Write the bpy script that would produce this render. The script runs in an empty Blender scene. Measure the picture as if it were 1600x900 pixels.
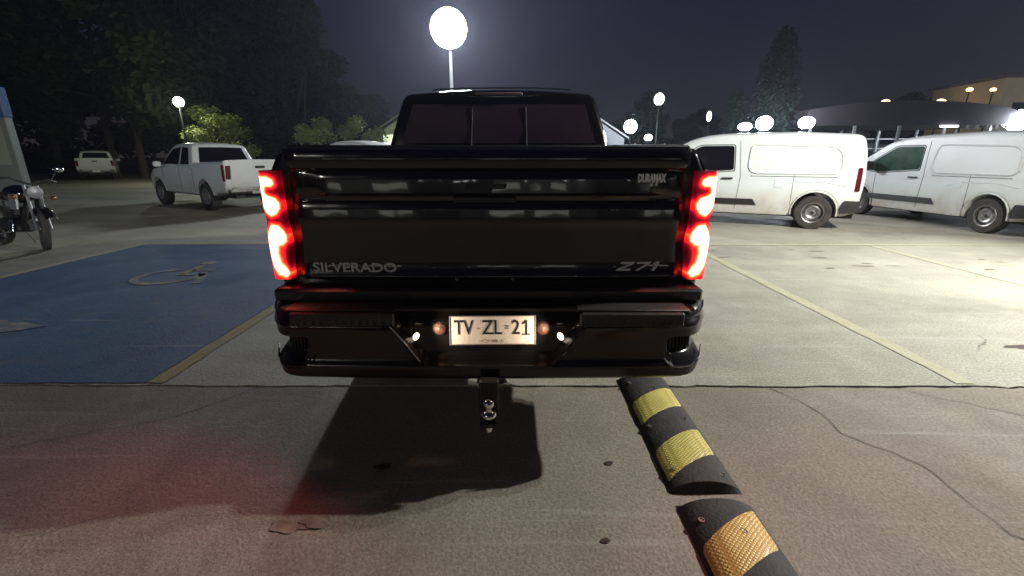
import bpy, bmesh, math, random
from mathutils import Vector, Matrix
from mathutils.geometry import tessellate_polygon
random.seed(7)
R = math.radians
PI = math.pi
sc = bpy.context.scene
COL = sc.collection

# ------------------------------------------------------------------ camera
cd = bpy.data.cameras.new('camera')
cam = bpy.data.objects.new('camera', cd)
COL.objects.link(cam)
cam.location = (0, 0, 1.40)
cam.rotation_euler = (R(90 - 16.32), 0, 0)
cd.sensor_width = 36
cd.lens = 700 / 1600 * 36
cd.clip_start = 0.05
cd.clip_end = 2000
sc.camera = cam
sc.render.resolution_x, sc.render.resolution_y = 1024, 576
sc.view_settings.view_transform = 'Standard'
sc.view_settings.look = 'None'
sc.view_settings.exposure = 0
sc.view_settings.gamma = 1
sc.cycles.max_bounces = 6
sc.cycles.sample_clamp_indirect = 3.0
sc.cycles.caustics_reflective = False
sc.cycles.caustics_refractive = False

# ------------------------------------------------------------------ night sky (town glow low down, dark blue above)
w = bpy.data.worlds.new('World')
sc.world = w
w.use_nodes = True
nt = w.node_tree
bg = nt.nodes['Background']
tc = nt.nodes.new('ShaderNodeTexCoord')
sx = nt.nodes.new('ShaderNodeSeparateXYZ')
cr = nt.nodes.new('ShaderNodeValToRGB')
nt.links.new(tc.outputs['Generated'], sx.inputs[0])
nt.links.new(sx.outputs['Z'], cr.inputs[0])
nt.links.new(cr.outputs[0], bg.inputs[0])
e = cr.color_ramp.elements
e[0].position = 0.0
e[0].color = (0.024, 0.020, 0.019, 1)
e[1].position = 1.0
e[1].color = (0.004, 0.005, 0.012, 1)
k = e.new(0.10)
k.color = (0.013, 0.012, 0.018, 1)
k = e.new(0.30)
k.color = (0.006, 0.007, 0.019, 1)
bg.inputs[1].default_value = 1.0


# ------------------------------------------------------------------ lamps that light the place (each stands in its own fixture below)
def spot(name, loc, target, power, color=(1, 1, 1), size=150, radius=0.12, blend=0.6):
    l = bpy.data.lights.new(name, 'SPOT')
    l.energy = power
    l.color = color
    l.spot_size = R(size)
    l.spot_blend = blend
    l.shadow_soft_size = radius
    o = bpy.data.objects.new(name, l)
    COL.objects.link(o)
    o.location = loc
    o.rotation_euler = (Vector(target) - Vector(loc)).to_track_quat('-Z', 'Y').to_euler()
    return o


MAST = Vector((-3.35, 27.0, 0))
YARD = Vector((7.7, 3.7, 0))
BACK = Vector((-10.0, -12.0, 0))
spot('mast_light', (-3.35, 26.2, 7.7), (7, 7, 0), 10000, (0.97, 0.98, 1.0), 95, 0.35, 0.8)
spot('yard_light', (7.45, 3.66, 4.45), (1.5, 3.6, 0), 2700, (1.0, 0.98, 0.88), 165, 0.05, 0.5)
spot('yard_light', (7.45, 4.05, 4.45), (2.5, 6.5, 0), 1250, (1.0, 0.98, 0.90), 165, 0.05, 0.5)
spot('back_fill_light', (-9.9, -11.6, 6.9), (0, 1, 0), 850, (1.0, 0.96, 0.88), 80, 0.4, 0.9)  # unseen upper head, added as fill to lift the shadows
spot('back_fill_light', (-9.9, -11.6, 3.7), (-7.5, 12, -1.8), 3600, (0.92, 0.98, 1.0), 40, 0.15, 0.9)  # unseen lower head, added to brighten the parked pickup's side


# ------------------------------------------------------------------ materials
MATS = {}


def mat(name, base=(0.5, 0.5, 0.5), rough=0.5, metal=0.0, coat=0.0, emit=None, estr=0.0, noise=None, bump=0.0, bscale=60.0, spec=0.5, trans=0.0):
    """noise = (scale, amount, second colour)"""
    if name in MATS:
        return MATS[name]
    m = bpy.data.materials.new(name)
    m.use_nodes = True
    n, l = m.node_tree.nodes, m.node_tree.links
    b = n['Principled BSDF']
    b.inputs['Base Color'].default_value = (*base, 1)
    b.inputs['Roughness'].default_value = rough
    b.inputs['Metallic'].default_value = metal
    b.inputs['Coat Weight'].default_value = coat
    b.inputs['Coat Roughness'].default_value = 0.04
    b.inputs['Specular IOR Level'].default_value = spec
    b.inputs['Transmission Weight'].default_value = trans
    if emit:
        b.inputs['Emission Color'].default_value = (*emit, 1)
        b.inputs['Emission Strength'].default_value = estr
    t = n.new('ShaderNodeTexCoord')
    if noise:
        s, amt, c2 = noise
        nz = n.new('ShaderNodeTexNoise')
        nz.inputs['Scale'].default_value = s
        nz.inputs['Detail'].default_value = 8
        nz.inputs['Roughness'].default_value = 0.65
        l.new(t.outputs['Object'], nz.inputs['Vector'])
        rp = n.new('ShaderNodeMapRange')
        rp.inputs['From Min'].default_value = 0.38
        rp.inputs['From Max'].default_value = 0.66
        rp.inputs['To Max'].default_value = amt
        l.new(nz.outputs[0], rp.inputs['Value'])
        mx = n.new('ShaderNodeMix')
        mx.data_type = 'RGBA'
        mx.inputs['A'].default_value = (*base, 1)
        mx.inputs['B'].default_value = (*c2, 1)
        l.new(rp.outputs[0], mx.inputs['Factor'])
        l.new(mx.outputs['Result'], b.inputs['Base Color'])
    if bump:
        nb = n.new('ShaderNodeTexNoise')
        nb.inputs['Scale'].default_value = bscale
        nb.inputs['Detail'].default_value = 5
        l.new(t.outputs['Object'], nb.inputs['Vector'])
        bp = n.new('ShaderNodeBump')
        bp.inputs['Strength'].default_value = bump
        bp.inputs['Distance'].default_value = 0.01
        l.new(nb.outputs[0], bp.inputs['Height'])
        l.new(bp.outputs[0], b.inputs['Normal'])
    MATS[name] = m
    return m


def ground_mat(name, c1, c2, c3, worn=0.0, under=(0.2, 0.19, 0.17), rough=0.82, streak=(1, 0.35)):
    """concrete / asphalt / worn paint: big patches, grit, oil spots, thin scratches, hair cracks"""
    m = bpy.data.materials.new(name)
    m.use_nodes = True
    n, l = m.node_tree.nodes, m.node_tree.links
    b = n['Principled BSDF']
    t = n.new('ShaderNodeTexCoord')

    def noise(scale, detail=6, rough_=0.6, sc_=None, dist=0.0):
        nz = n.new('ShaderNodeTexNoise')
        nz.inputs['Scale'].default_value = scale
        nz.inputs['Detail'].default_value = detail
        nz.inputs['Roughness'].default_value = rough_
        nz.inputs['Distortion'].default_value = dist
        if sc_:
            mp = n.new('ShaderNodeMapping')
            mp.inputs['Scale'].default_value = sc_
            mp.inputs['Rotation'].default_value = (0, 0, 0.12)
            l.new(t.outputs['Object'], mp.inputs[0])
            l.new(mp.outputs[0], nz.inputs['Vector'])
        else:
            l.new(t.outputs['Object'], nz.inputs['Vector'])
        return nz.outputs[0]

    def rng(v, a, b_, lo=0.0, hi=1.0):
        r = n.new('ShaderNodeMapRange')
        r.inputs['From Min'].default_value = a
        r.inputs['From Max'].default_value = b_
        r.inputs['To Min'].default_value = lo
        r.inputs['To Max'].default_value = hi
        l.new(v, r.inputs['Value'])
        return r.outputs[0]

    def mix(f, a, c, mode='MIX'):
        x = n.new('ShaderNodeMix')
        x.data_type = 'RGBA'
        x.blend_type = mode
        for k_, v in (('Factor', f), ('A', a), ('B', c)):
            if isinstance(v, tuple):
                x.inputs[k_].default_value = (*v, 1)
            elif isinstance(v, float):
                x.inputs[k_].default_value = v
            else:
                l.new(v, x.inputs[k_])
        return x.outputs['Result']
    col = mix(rng(noise(0.55, 5, 0.6, (streak[0], streak[1], 1), 0.6), 0.38, 0.64), c1, c2)
    col = mix(rng(noise(2.3, 7, 0.7), 0.45, 0.72, 0, 0.7), col, c3)
    grit = noise(70, 3, 0.7)
    col = mix(rng(grit, 0.35, 0.65, 0.0, 0.55), col, (0.06, 0.055, 0.05))
    fl = noise(150, 2, 0.6)
    col = mix(rng(fl, 0.62, 0.70, 0.0, 0.35), col, (0.5, 0.48, 0.44))
    spots = noise(1.7, 3, 0.5)
    col = mix(rng(spots, 0.70, 0.78, 0, 0.55), col, (0.05, 0.045, 0.04))
    scr = noise(3.5, 4, 0.6, (0.12, 2.6, 1), 0.4)
    col = mix(rng(scr, 0.62, 0.74, 0, 0.5), col, (0.40, 0.39, 0.36))
    if worn:
        wr = noise(6, 8, 0.75)
        col = mix(rng(wr, 0.62 - worn * 0.3, 0.70 - worn * 0.1, 0, 0.9), col, under)
    vor = n.new('ShaderNodeTexVoronoi')
    vor.feature = 'DISTANCE_TO_EDGE'
    vor.inputs['Scale'].default_value = 0.23
    dn = n.new('ShaderNodeTexNoise')
    dn.inputs['Scale'].default_value = 1.3
    dn.inputs['Detail'].default_value = 6
    l.new(t.outputs['Object'], dn.inputs['Vector'])
    ad = n.new('ShaderNodeVectorMath')
    ad.operation = 'MULTIPLY_ADD'
    l.new(dn.outputs['Color'], ad.inputs[0])
    ad.inputs[1].default_value = (1.0, 1.0, 0)
    l.new(t.outputs['Object'], ad.inputs[2])
    l.new(ad.outputs[0], vor.inputs['Vector'])
    cr_ = rng(vor.outputs['Distance'], 0.0, 0.0035, 1, 0)
    gate = rng(noise(0.5, 2), 0.60, 0.66)
    mu = n.new('ShaderNodeMath')
    mu.operation = 'MULTIPLY'
    l.new(cr_, mu.inputs[0])
    l.new(gate, mu.inputs[1])
    col = mix(mu.outputs[0], col, (0.09, 0.08, 0.07))
    l.new(col, b.inputs['Base Color'])
    l.new(rng(noise(1.1, 5), 0.35, 0.7, rough - 0.2, rough + 0.1), b.inputs['Roughness'])
    b.inputs['Specular IOR Level'].default_value = 0.35
    bp = n.new('ShaderNodeBump')
    bp.inputs['Strength'].default_value = 0.55
    bp.inputs['Distance'].default_value = 0.006
    hm = n.new('ShaderNodeMath')
    hm.operation = 'MULTIPLY_ADD'
    l.new(grit, hm.inputs[0])
    hm.inputs[1].default_value = 1.0
    l.new(noise(18, 5), hm.inputs[2])
    l.new(hm.outputs[0], bp.inputs['Height'])
    l.new(bp.outputs[0], b.inputs['Normal'])
    MATS[name] = m
    return m


BLACKP = mat('black_paint', (0.004, 0.004, 0.005), 0.16, 0.0, 0.8, noise=(3, 0.35, (0.012, 0.010, 0.009)), spec=0.5, bump=0.05, bscale=5)
BLACKG = mat('black_gloss_trim', (0.006, 0.006, 0.007), 0.22, bump=0.1, bscale=12)
PLASTIC = mat('black_plastic', (0.010, 0.010, 0.011), 0.55, bump=0.35, bscale=160)
RUBBER = mat('rubber', (0.018, 0.018, 0.019), 0.8, noise=(14, 0.5, (0.05, 0.047, 0.043)), bump=0.4, bscale=70)
TYRE = mat('tyre', (0.022, 0.021, 0.020), 0.85, noise=(9, 0.6, (0.07, 0.062, 0.052)))
GLASS = mat('dark_glass', (0.006, 0.006, 0.008), 0.06, spec=0.6)
CABGLASS = mat('cab_glass', (0.035, 0.025, 0.035), 0.16, noise=(1.5, 0.5, (0.05, 0.042, 0.045)), spec=0.6)
GREENGLASS = mat('tinted_glass', (0.020, 0.045, 0.035), 0.12, spec=0.6, noise=(3, 0.7, (0.07, 0.13, 0.10)))
CHROME = mat('chrome', (0.75, 0.75, 0.76), 0.12, 1.0)
STEEL = mat('steel', (0.38, 0.38, 0.38), 0.4, 0.9, noise=(20, 0.6, (0.15, 0.13, 0.11)))
ALLOY = mat('alloy', (0.42, 0.42, 0.43), 0.35, 0.7)
GREYM = mat('grey_metal', (0.30, 0.30, 0.31), 0.5, 0.6)
WHITEP = mat('white_paint', (0.74, 0.76, 0.76), 0.35, 0.0, 0.35, noise=(1.6, 0.35, (0.58, 0.58, 0.56)))
WHITEV = mat('white_van_paint', (0.70, 0.75, 0.77), 0.38, 0.0, 0.3, noise=(2.2, 0.30, (0.60, 0.60, 0.58)))
REDLENS = mat('red_lens', (0.10, 0.004, 0.008), 0.15, 0, 0.3)
REDGLOW = mat('lit_red_lens', (0.12, 0.004, 0.008), 0.2, emit=(1.0, 0.005, 0.012), estr=3.0)
_n, _l = REDGLOW.node_tree.nodes, REDGLOW.node_tree.links
_a = _n.new('ShaderNodeAttribute')
_a.attribute_name = 'glow'
_r = _n.new('ShaderNodeValToRGB')
_e = _r.color_ramp.elements
_e[0].position, _e[0].color = 0.0, (0.006, 0.0, 0.0005, 1)
_e[1].position, _e[1].color = 1.0, (1.0, 0.20, 0.10, 1)
for _p, _c in ((0.05, (0.022, 0.0, 0.001, 1)), (0.16, (0.10, 0.0002, 0.003, 1)), (0.4, (0.5, 0.005, 0.004, 1)), (0.75, (0.9, 0.07, 0.015, 1))):
    _q = _e.new(_p)
    _q.color = _c
_l.new(_a.outputs['Fac'], _r.inputs[0])
_l.new(_r.outputs[0], _n['Principled BSDF'].inputs['Emission Color'])
_n['Principled BSDF'].inputs['Emission Strength'].default_value = 5.0
DIMLENS = mat('dim_red_lens', (0.10, 0.004, 0.006), 0.25, emit=(1.0, 0.004, 0.012), estr=0.22)
ORANGEGLOW = mat('lit_orange_edge', (0.5, 0.05, 0.02), 0.3, emit=(1.0, 0.16, 0.04), estr=2.5)
HOT = mat('lit_brake_element', (0.8, 0.5, 0.4), 0.3, emit=(1.0, 0.20, 0.13), estr=10.0)
SEAM = mat('panel_gap', (0.012, 0.012, 0.012), 0.8)
BADGE = mat('badge_dark_chrome', (0.50, 0.50, 0.52), 0.4, 0.2)
BADGEB = mat('badge_bright', (0.85, 0.85, 0.88), 0.3, 0.6)
BADGER = mat('badge_red', (0.5, 0.03, 0.03), 0.4)
PLATE = mat('plate_white', (0.80, 0.78, 0.72), 0.45, noise=(30, 0.25, (0.6, 0.56, 0.48)), bump=0.15, bscale=120)
PLATEK = mat('plate_black', (0.015, 0.014, 0.014), 0.5)
PLATEF = mat('plate_faint', (0.45, 0.36, 0.28), 0.5)
LICLAMP = mat('lit_plate_lamp', (1, 1, 1), 0.3, emit=(1.0, 0.80, 0.6), estr=4)
LAMPW = mat('lit_lamp_white', (1, 1, 1), 0.3, emit=(0.85, 0.92, 1.0), estr=130)
LAMPW2 = mat('lit_lamp_soft_white', (1, 1, 1), 0.3, emit=(0.95, 0.98, 1.0), estr=9)
LAMPY = mat('lit_lamp_warm', (1, 1, 1), 0.3, emit=(1.0, 0.66, 0.28), estr=7)
WINLIT = mat('lit_window', (1, 1, 1), 0.4, emit=(0.85, 1.0, 0.62), estr=1.1)
POLE = mat('pole_galvanised', (0.45, 0.46, 0.47), 0.45, 0.3)
DARKB = mat('dark_sheet', (0.045, 0.035, 0.042), 0.6, noise=(0.8, 0.5, (0.03, 0.025, 0.03)))
WALLC = mat('grey_wall', (0.10, 0.10, 0.10), 0.85, noise=(1.3, 0.6, (0.06, 0.06, 0.055)), bump=0.2, bscale=20)
WALLY = mat('cream_wall', (0.55, 0.48, 0.32), 0.8, noise=(1.0, 0.5, (0.4, 0.33, 0.2)))
WALLG = mat('green_cream_wall', (0.30, 0.32, 0.2), 0.8, noise=(1.0, 0.4, (0.2, 0.21, 0.14)))
ROOFP = mat('pale_roof', (0.34, 0.35, 0.35), 0.6)
ROOFD = mat('dark_roof', (0.09, 0.08, 0.08), 0.8)
BARK = mat('bark', (0.06, 0.045, 0.035), 0.9, bump=0.5, bscale=14)
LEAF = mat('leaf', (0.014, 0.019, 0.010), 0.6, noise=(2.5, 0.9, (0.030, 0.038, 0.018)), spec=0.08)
LEAFLIT = mat('lamplit_leaf', (0.16, 0.19, 0.05), 0.6, noise=(2.5, 0.9, (0.24, 0.26, 0.08)))  # leaf copy with the lamplight put into its brighter colour
CYP = mat('cypress_leaf', (0.018, 0.028, 0.020), 0.7, noise=(3, 0.6, (0.028, 0.036, 0.024)), spec=0.05)
SIGNB = mat('sign_blue', (0.015, 0.06, 0.16), 0.4)
SIGNG = mat('sign_grey', (0.16, 0.18, 0.17), 0.5, noise=(2, 0.5, (0.11, 0.11, 0.09)))
SIGNW = mat('sign_pale', (0.30, 0.36, 0.45), 0.5)
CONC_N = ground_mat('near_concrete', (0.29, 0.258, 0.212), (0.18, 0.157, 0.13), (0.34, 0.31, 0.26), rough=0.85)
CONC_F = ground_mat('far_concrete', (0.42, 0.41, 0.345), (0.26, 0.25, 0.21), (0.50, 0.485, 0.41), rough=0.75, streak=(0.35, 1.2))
DIRT = mat('dark_soil', (0.035, 0.03, 0.026), 0.95)
BLUEP = ground_mat('blue_paint', (0.045, 0.115, 0.24), (0.065, 0.15, 0.28), (0.04, 0.095, 0.19), worn=0.3, under=(0.13, 0.15, 0.17), rough=0.7)
YELL = ground_mat('yellow_line_paint', (0.44, 0.42, 0.15), (0.39, 0.38, 0.24), (0.46, 0.44, 0.22), worn=1.15, under=(0.37, 0.36, 0.29), rough=0.75)
YELL2 = ground_mat('dull_yellow_line_paint', (0.40, 0.33, 0.12), (0.34, 0.29, 0.12), (0.42, 0.36, 0.16), worn=0.3, under=(0.28, 0.26, 0.2), rough=0.75)
YELL3 = ground_mat('faded_yellow_line_paint', (0.42, 0.40, 0.24), (0.36, 0.35, 0.25), (0.46, 0.44, 0.30), worn=1.0, under=(0.40, 0.39, 0.33), rough=0.75)
SYM = ground_mat('cream_symbol_paint', (0.46, 0.42, 0.20), (0.40, 0.36, 0.18), (0.52, 0.48, 0.26), worn=0.85, under=(0.05, 0.11, 0.22), rough=0.75)
OIL = mat('oil_stain', (0.05, 0.03, 0.025), 0.5)
OILS = mat('faint_stain', (0.13, 0.10, 0.08), 0.7, noise=(14, 0.8, (0.24, 0.2, 0.165)))


def add_dirt(m, z0, z1, c, amt):
    n, l = m.node_tree.nodes, m.node_tree.links
    b = n['Principled BSDF']
    t = n.new('ShaderNodeTexCoord')
    sp = n.new('ShaderNodeSeparateXYZ')
    l.new(t.outputs['Object'], sp.inputs[0])
    r = n.new('ShaderNodeMapRange')
    r.inputs['From Min'].default_value = z1
    r.inputs['From Max'].default_value = z0
    r.inputs['To Max'].default_value = amt
    l.new(sp.outputs['Z'], r.inputs['Value'])
    nz = n.new('ShaderNodeTexNoise')
    nz.inputs['Scale'].default_value = 4
    nz.inputs['Detail'].default_value = 8
    l.new(t.outputs['Object'], nz.inputs['Vector'])
    mu = n.new('ShaderNodeMath')
    mu.operation = 'MULTIPLY'
    mu.use_clamp = True
    l.new(r.outputs[0], mu.inputs[0])
    l.new(nz.outputs[0], mu.inputs[1])
    mx = n.new('ShaderNodeMix')
    mx.data_type = 'RGBA'
    l.new(b.inputs['Base Color'].links[0].from_socket, mx.inputs['A'])
    mx.inputs['B'].default_value = (*c, 1)
    l.new(mu.outputs[0], mx.inputs['Factor'])
    l.new(mx.outputs['Result'], b.inputs['Base Color'])


add_dirt(WHITEV, 0.25, 0.85, (0.34, 0.29, 0.22), 1.5)
add_dirt(WHITEP, 0.35, 0.9, (0.30, 0.27, 0.22), 1.1)


def bump_yellow(name, c, c2):
    m = mat(name, c, 0.4, noise=(9, 0.7, c2))
    n, l = m.node_tree.nodes, m.node_tree.links
    b = n['Principled BSDF']
    t = n.new('ShaderNodeTexCoord')
    mp = n.new('ShaderNodeMapping')
    mp.inputs['Rotation'].default_value = (0, 0, 0.8)
    l.new(t.outputs['Object'], mp.inputs[0])
    v = n.new('ShaderNodeTexVoronoi')
    v.inputs['Scale'].default_value = 75
    v.inputs['Randomness'].default_value = 0.0
    l.new(mp.outputs[0], v.inputs['Vector'])
    r = n.new('ShaderNodeMapRange')
    r.inputs['From Min'].default_value = 0.25
    r.inputs['From Max'].default_value = 0.55
    l.new(v.outputs['Distance'], r.inputs['Value'])
    bp = n.new('ShaderNodeBump')
    bp.invert = True
    bp.inputs['Strength'].default_value = 0.6
    bp.inputs['Distance'].default_value = 0.003
    l.new(r.outputs[0], bp.inputs['Height'])
    l.new(bp.outputs[0], b.inputs['Normal'])
    mx = n.new('ShaderNodeMix')
    mx.data_type = 'RGBA'
    mx.blend_type = 'MULTIPLY'
    src = b.inputs['Base Color'].links[0].from_socket
    l.new(src, mx.inputs['A'])
    mx.inputs['B'].default_value = (0.66, 0.58, 0.46, 1)
    l.new(r.outputs[0], mx.inputs['Factor'])
    l.new(mx.outputs['Result'], b.inputs['Base Color'])
    return m


YB1 = bump_yellow('bump_yellow', (0.72, 0.68, 0.20), (0.55, 0.48, 0.15))
YB2 = bump_yellow('bump_amber', (0.74, 0.52, 0.17), (0.60, 0.40, 0.14))


# ------------------------------------------------------------------ object helpers
def tag(o, label=None, cat=None, group=None, kind=None):
    if label:
        o['label'] = label
    if cat:
        o['category'] = cat
    if group:
        o['group'] = group
    if kind:
        o['kind'] = kind
    return o


def empty(name, loc=(0, 0, 0), rz=0.0, label=None, cat=None, group=None):
    o = bpy.data.objects.new(name, None)
    COL.objects.link(o)
    o.location = loc
    o.rotation_euler = (0, 0, rz)
    o.empty_display_size = 0.2
    return tag(o, label, cat, group)


def link(name, me, m=None, parent=None, smooth=35):
    o = bpy.data.objects.new(name, me)
    COL.objects.link(o)
    if m is not None and not me.materials:
        me.materials.append(m)
    if parent is not None:
        o.parent = parent
    if smooth:
        for p in me.polygons:
            p.use_smooth = True
        me.set_sharp_from_angle(angle=R(smooth))
    return o


def copy_tree(o, parent=None):
    c = o.copy()
    COL.objects.link(c)
    c.parent = parent
    for ch in list(o.children):
        copy_tree(ch, c)
    return c


class MB:
    def __init__(s):
        s.v = []
        s.f = []

    def add(s, vs, fs):
        b = len(s.v)
        s.v += [tuple(v) for v in vs]
        s.f += [tuple(b + i for i in f) for f in fs]
        return s

    def box(s, x0, x1, y0, y1, z0, z1, M=None, ch=0.0):
        if ch:
            vs = []
            c = ch
            for z, i in ((z0, c), (z0 + c, 0), (z1 - c, 0), (z1, c)):
                for (x, y) in ((x0 + i + c, y0 + i), (x1 - i - c, y0 + i), (x1 - i, y0 + i + c), (x1 - i, y1 - i - c), (x1 - i - c, y1 - i), (x0 + i + c, y1 - i), (x0 + i, y1 - i - c), (x0 + i, y0 + i + c)):
                    vs.append((x, y, z))
            fs = [tuple(range(7, -1, -1)), tuple(range(24, 32))]
            for r in range(3):
                for k in range(8):
                    fs.append((r * 8 + k, r * 8 + (k + 1) % 8, r * 8 + 8 + (k + 1) % 8, r * 8 + 8 + k))
        else:
            vs = [(x0, y0, z0), (x1, y0, z0), (x1, y1, z0), (x0, y1, z0), (x0, y0, z1), (x1, y0, z1), (x1, y1, z1), (x0, y1, z1)]
            fs = [(3, 2, 1, 0), (4, 5, 6, 7), (0, 1, 5, 4), (1, 2, 6, 5), (2, 3, 7, 6), (3, 0, 4, 7)]
        if M is not None:
            vs = [M @ Vector(v) for v in vs]
        return s.add(vs, fs)

    def tube(s, pts, r, n=8, closed=False, caps=True):
        pts = [Vector(p) for p in pts]
        rs = r if isinstance(r, (list, tuple)) else [r] * len(pts)
        L = len(pts)
        vs = []
        up = None
        for i, p in enumerate(pts):
            if closed:
                d = pts[(i + 1) % L] - pts[i - 1]
            else:
                d = pts[min(i + 1, L - 1)] - pts[max(i - 1, 0)]
            d = d.normalized() if d.length > 1e-9 else Vector((0, 0, 1))
            if up is None:
                a = Vector((0, 0, 1)) if abs(d.z) < 0.9 else Vector((1, 0, 0))
                u = d.cross(a).normalized()
            else:
                u = (up - d * up.dot(d))
                u = u.normalized() if u.length > 1e-6 else d.orthogonal().normalized()
            up = u
            v = d.cross(u)
            for k in range(n):
                an = 2 * PI * k / n
                vs.append(p + (u * math.cos(an) + v * math.sin(an)) * rs[i])
        fs = []
        for i in range(L if closed else L - 1):
            a, b = i * n, ((i + 1) % L) * n
            for k in range(n):
                fs.append((a + k, a + (k + 1) % n, b + (k + 1) % n, b + k))
        if caps and not closed:
            fs.append(tuple(range(n - 1, -1, -1)))
            fs.append(tuple((L - 1) * n + k for k in range(n)))
        return s.add(vs, fs)

    def lathe(s, prof, n=24, M=None, axis='x'):
        """prof: list of (r, a) radius and position along the axis"""
        vs = []
        for (r, a) in prof:
            for k in range(n):
                t = 2 * PI * k / n
                c, d = r * math.cos(t), r * math.sin(t)
                p = (a, c, d) if axis == 'x' else ((c, a, d) if axis == 'y' else (c, d, a))
                vs.append(Vector(p))
        fs = []
        for i in range(len(prof) - 1):
            for k in range(n):
                fs.append((i * n + k, i * n + (k + 1) % n, (i + 1) * n + (k + 1) % n, (i + 1) * n + k))
        if M is not None:
            vs = [M @ v for v in vs]
        return s.add(vs, fs)

    def sphere(s, c, r, n=16, m=10, sc_=(1, 1, 1)):
        prof = [(r * math.sin(PI * i / m), r * math.cos(PI * i / m)) for i in range(m + 1)]
        prof[0] = (r * 0.01, r)
        prof[-1] = (r * 0.01, -r)
        return s.lathe(prof, n, Matrix.Translation(c) @ Matrix.Diagonal((*sc_, 1)), 'z')

    def prism(s, poly, d, M=None):
        """poly in XZ, extruded along +y by d from y=0"""
        n = len(poly)
        vs = [Vector((x, 0, z)) for x, z in poly] + [Vector((x, d, z)) for x, z in poly]
        tr = tessellate_polygon([[Vector((x, z, 0)) for x, z in poly]])
        fs = [tuple(t) for t in tr] + [tuple(n + i for i in reversed(t)) for t in tr]
        fs += [(k, (k + 1) % n, n + (k + 1) % n, n + k) for k in range(n)]
        if M is not None:
            vs = [M @ v for v in vs]
        return s.add(vs, fs)

    def build(s, name, m, parent=None, smooth=35, fix=True):
        me = bpy.data.meshes.new(name)
        me.from_pydata(s.v, [], s.f)
        if fix:
            bm = bmesh.new()
            bm.from_mesh(me)
            bmesh.ops.recalc_face_normals(bm, faces=bm.faces)
            bm.to_mesh(me)
            bm.free()
        me.update()
        return link(name, me, m, parent, smooth)


def fillet(pts, closed=True):
    """pts: (a, b) or (a, b, r) -> rounded outline"""
    out = []
    n = len(pts)
    for i, p in enumerate(pts):
        r = p[2] if len(p) > 2 else 0
        P = Vector(p[:2])
        if r <= 0:
            out.append(P)
            continue
        A, B = Vector(pts[i - 1][:2]), Vector(pts[(i + 1) % n][:2])
        d1, d2 = (A - P), (B - P)
        rr = min(r, d1.length * 0.49, d2.length * 0.49)
        a, b = P + d1.normalized() * rr, P + d2.normalized() * rr
        for k in range(6):
            t = k / 5
            out.append(a * (1 - t) ** 2 + P * 2 * t * (1 - t) + b * t * t)
    return [tuple(p) for p in out]


def densify(poly, step):
    out = []
    n = len(poly)
    for i in range(n):
        a, b = Vector(poly[i]), Vector(poly[(i + 1) % n])
        k = max(1, int((b - a).length / step))
        for j in range(k):
            out.append(tuple(a.lerp(b, j / k)))
    return out


def area(poly):
    return 0.5 * sum(poly[i - 1][0] * poly[i][1] - poly[i][0] * poly[i - 1][1] for i in range(len(poly)))


def inset(poly, d):
    n = len(poly)
    sg = 1 if area(poly) > 0 else -1
    out = []
    for i in range(n):
        a, p, b = Vector(poly[i - 1]), Vector(poly[i]), Vector(poly[(i + 1) % n])
        t1, t2 = (p - a), (b - p)
        t1 = t1.normalized() if t1.length > 1e-9 else t2.normalized()
        t2 = t2.normalized() if t2.length > 1e-9 else t1
        n1, n2 = Vector((-t1.y, t1.x)) * sg, Vector((-t2.y, t2.x)) * sg
        m = (n1 + n2)
        m = m.normalized() if m.length > 1e-6 else n1
        out.append(tuple(p + m * d / max(0.5, m.dot(n1))))
    return out


def fill2d(poly, cuts_a, cuts_b):
    """triangulate a 2-D outline and slice it along a = const and b = const lines -> verts, faces"""
    bm = bmesh.new()
    vs = [bm.verts.new((p[0], p[1], 0)) for p in poly]
    for t in tessellate_polygon([[Vector((p[0], p[1], 0)) for p in poly]]):
        try:
            bm.faces.new([vs[i] for i in t])
        except ValueError:
            pass
    for c in cuts_a:
        bmesh.ops.bisect_plane(bm, geom=bm.verts[:] + bm.edges[:] + bm.faces[:], plane_co=(c, 0, 0), plane_no=(1, 0, 0))
    for c in cuts_b:
        bmesh.ops.bisect_plane(bm, geom=bm.verts[:] + bm.edges[:] + bm.faces[:], plane_co=(0, c, 0), plane_no=(0, 1, 0))
    bm.verts.index_update()
    V = [(v.co.x, v.co.y) for v in bm.verts]
    F = [[v.index for v in f.verts] for f in bm.faces]
    bm.free()
    return V, F


def frange(a, b, s):
    out = []
    while a < b:
        out.append(a)
        a += s
    return out


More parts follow.
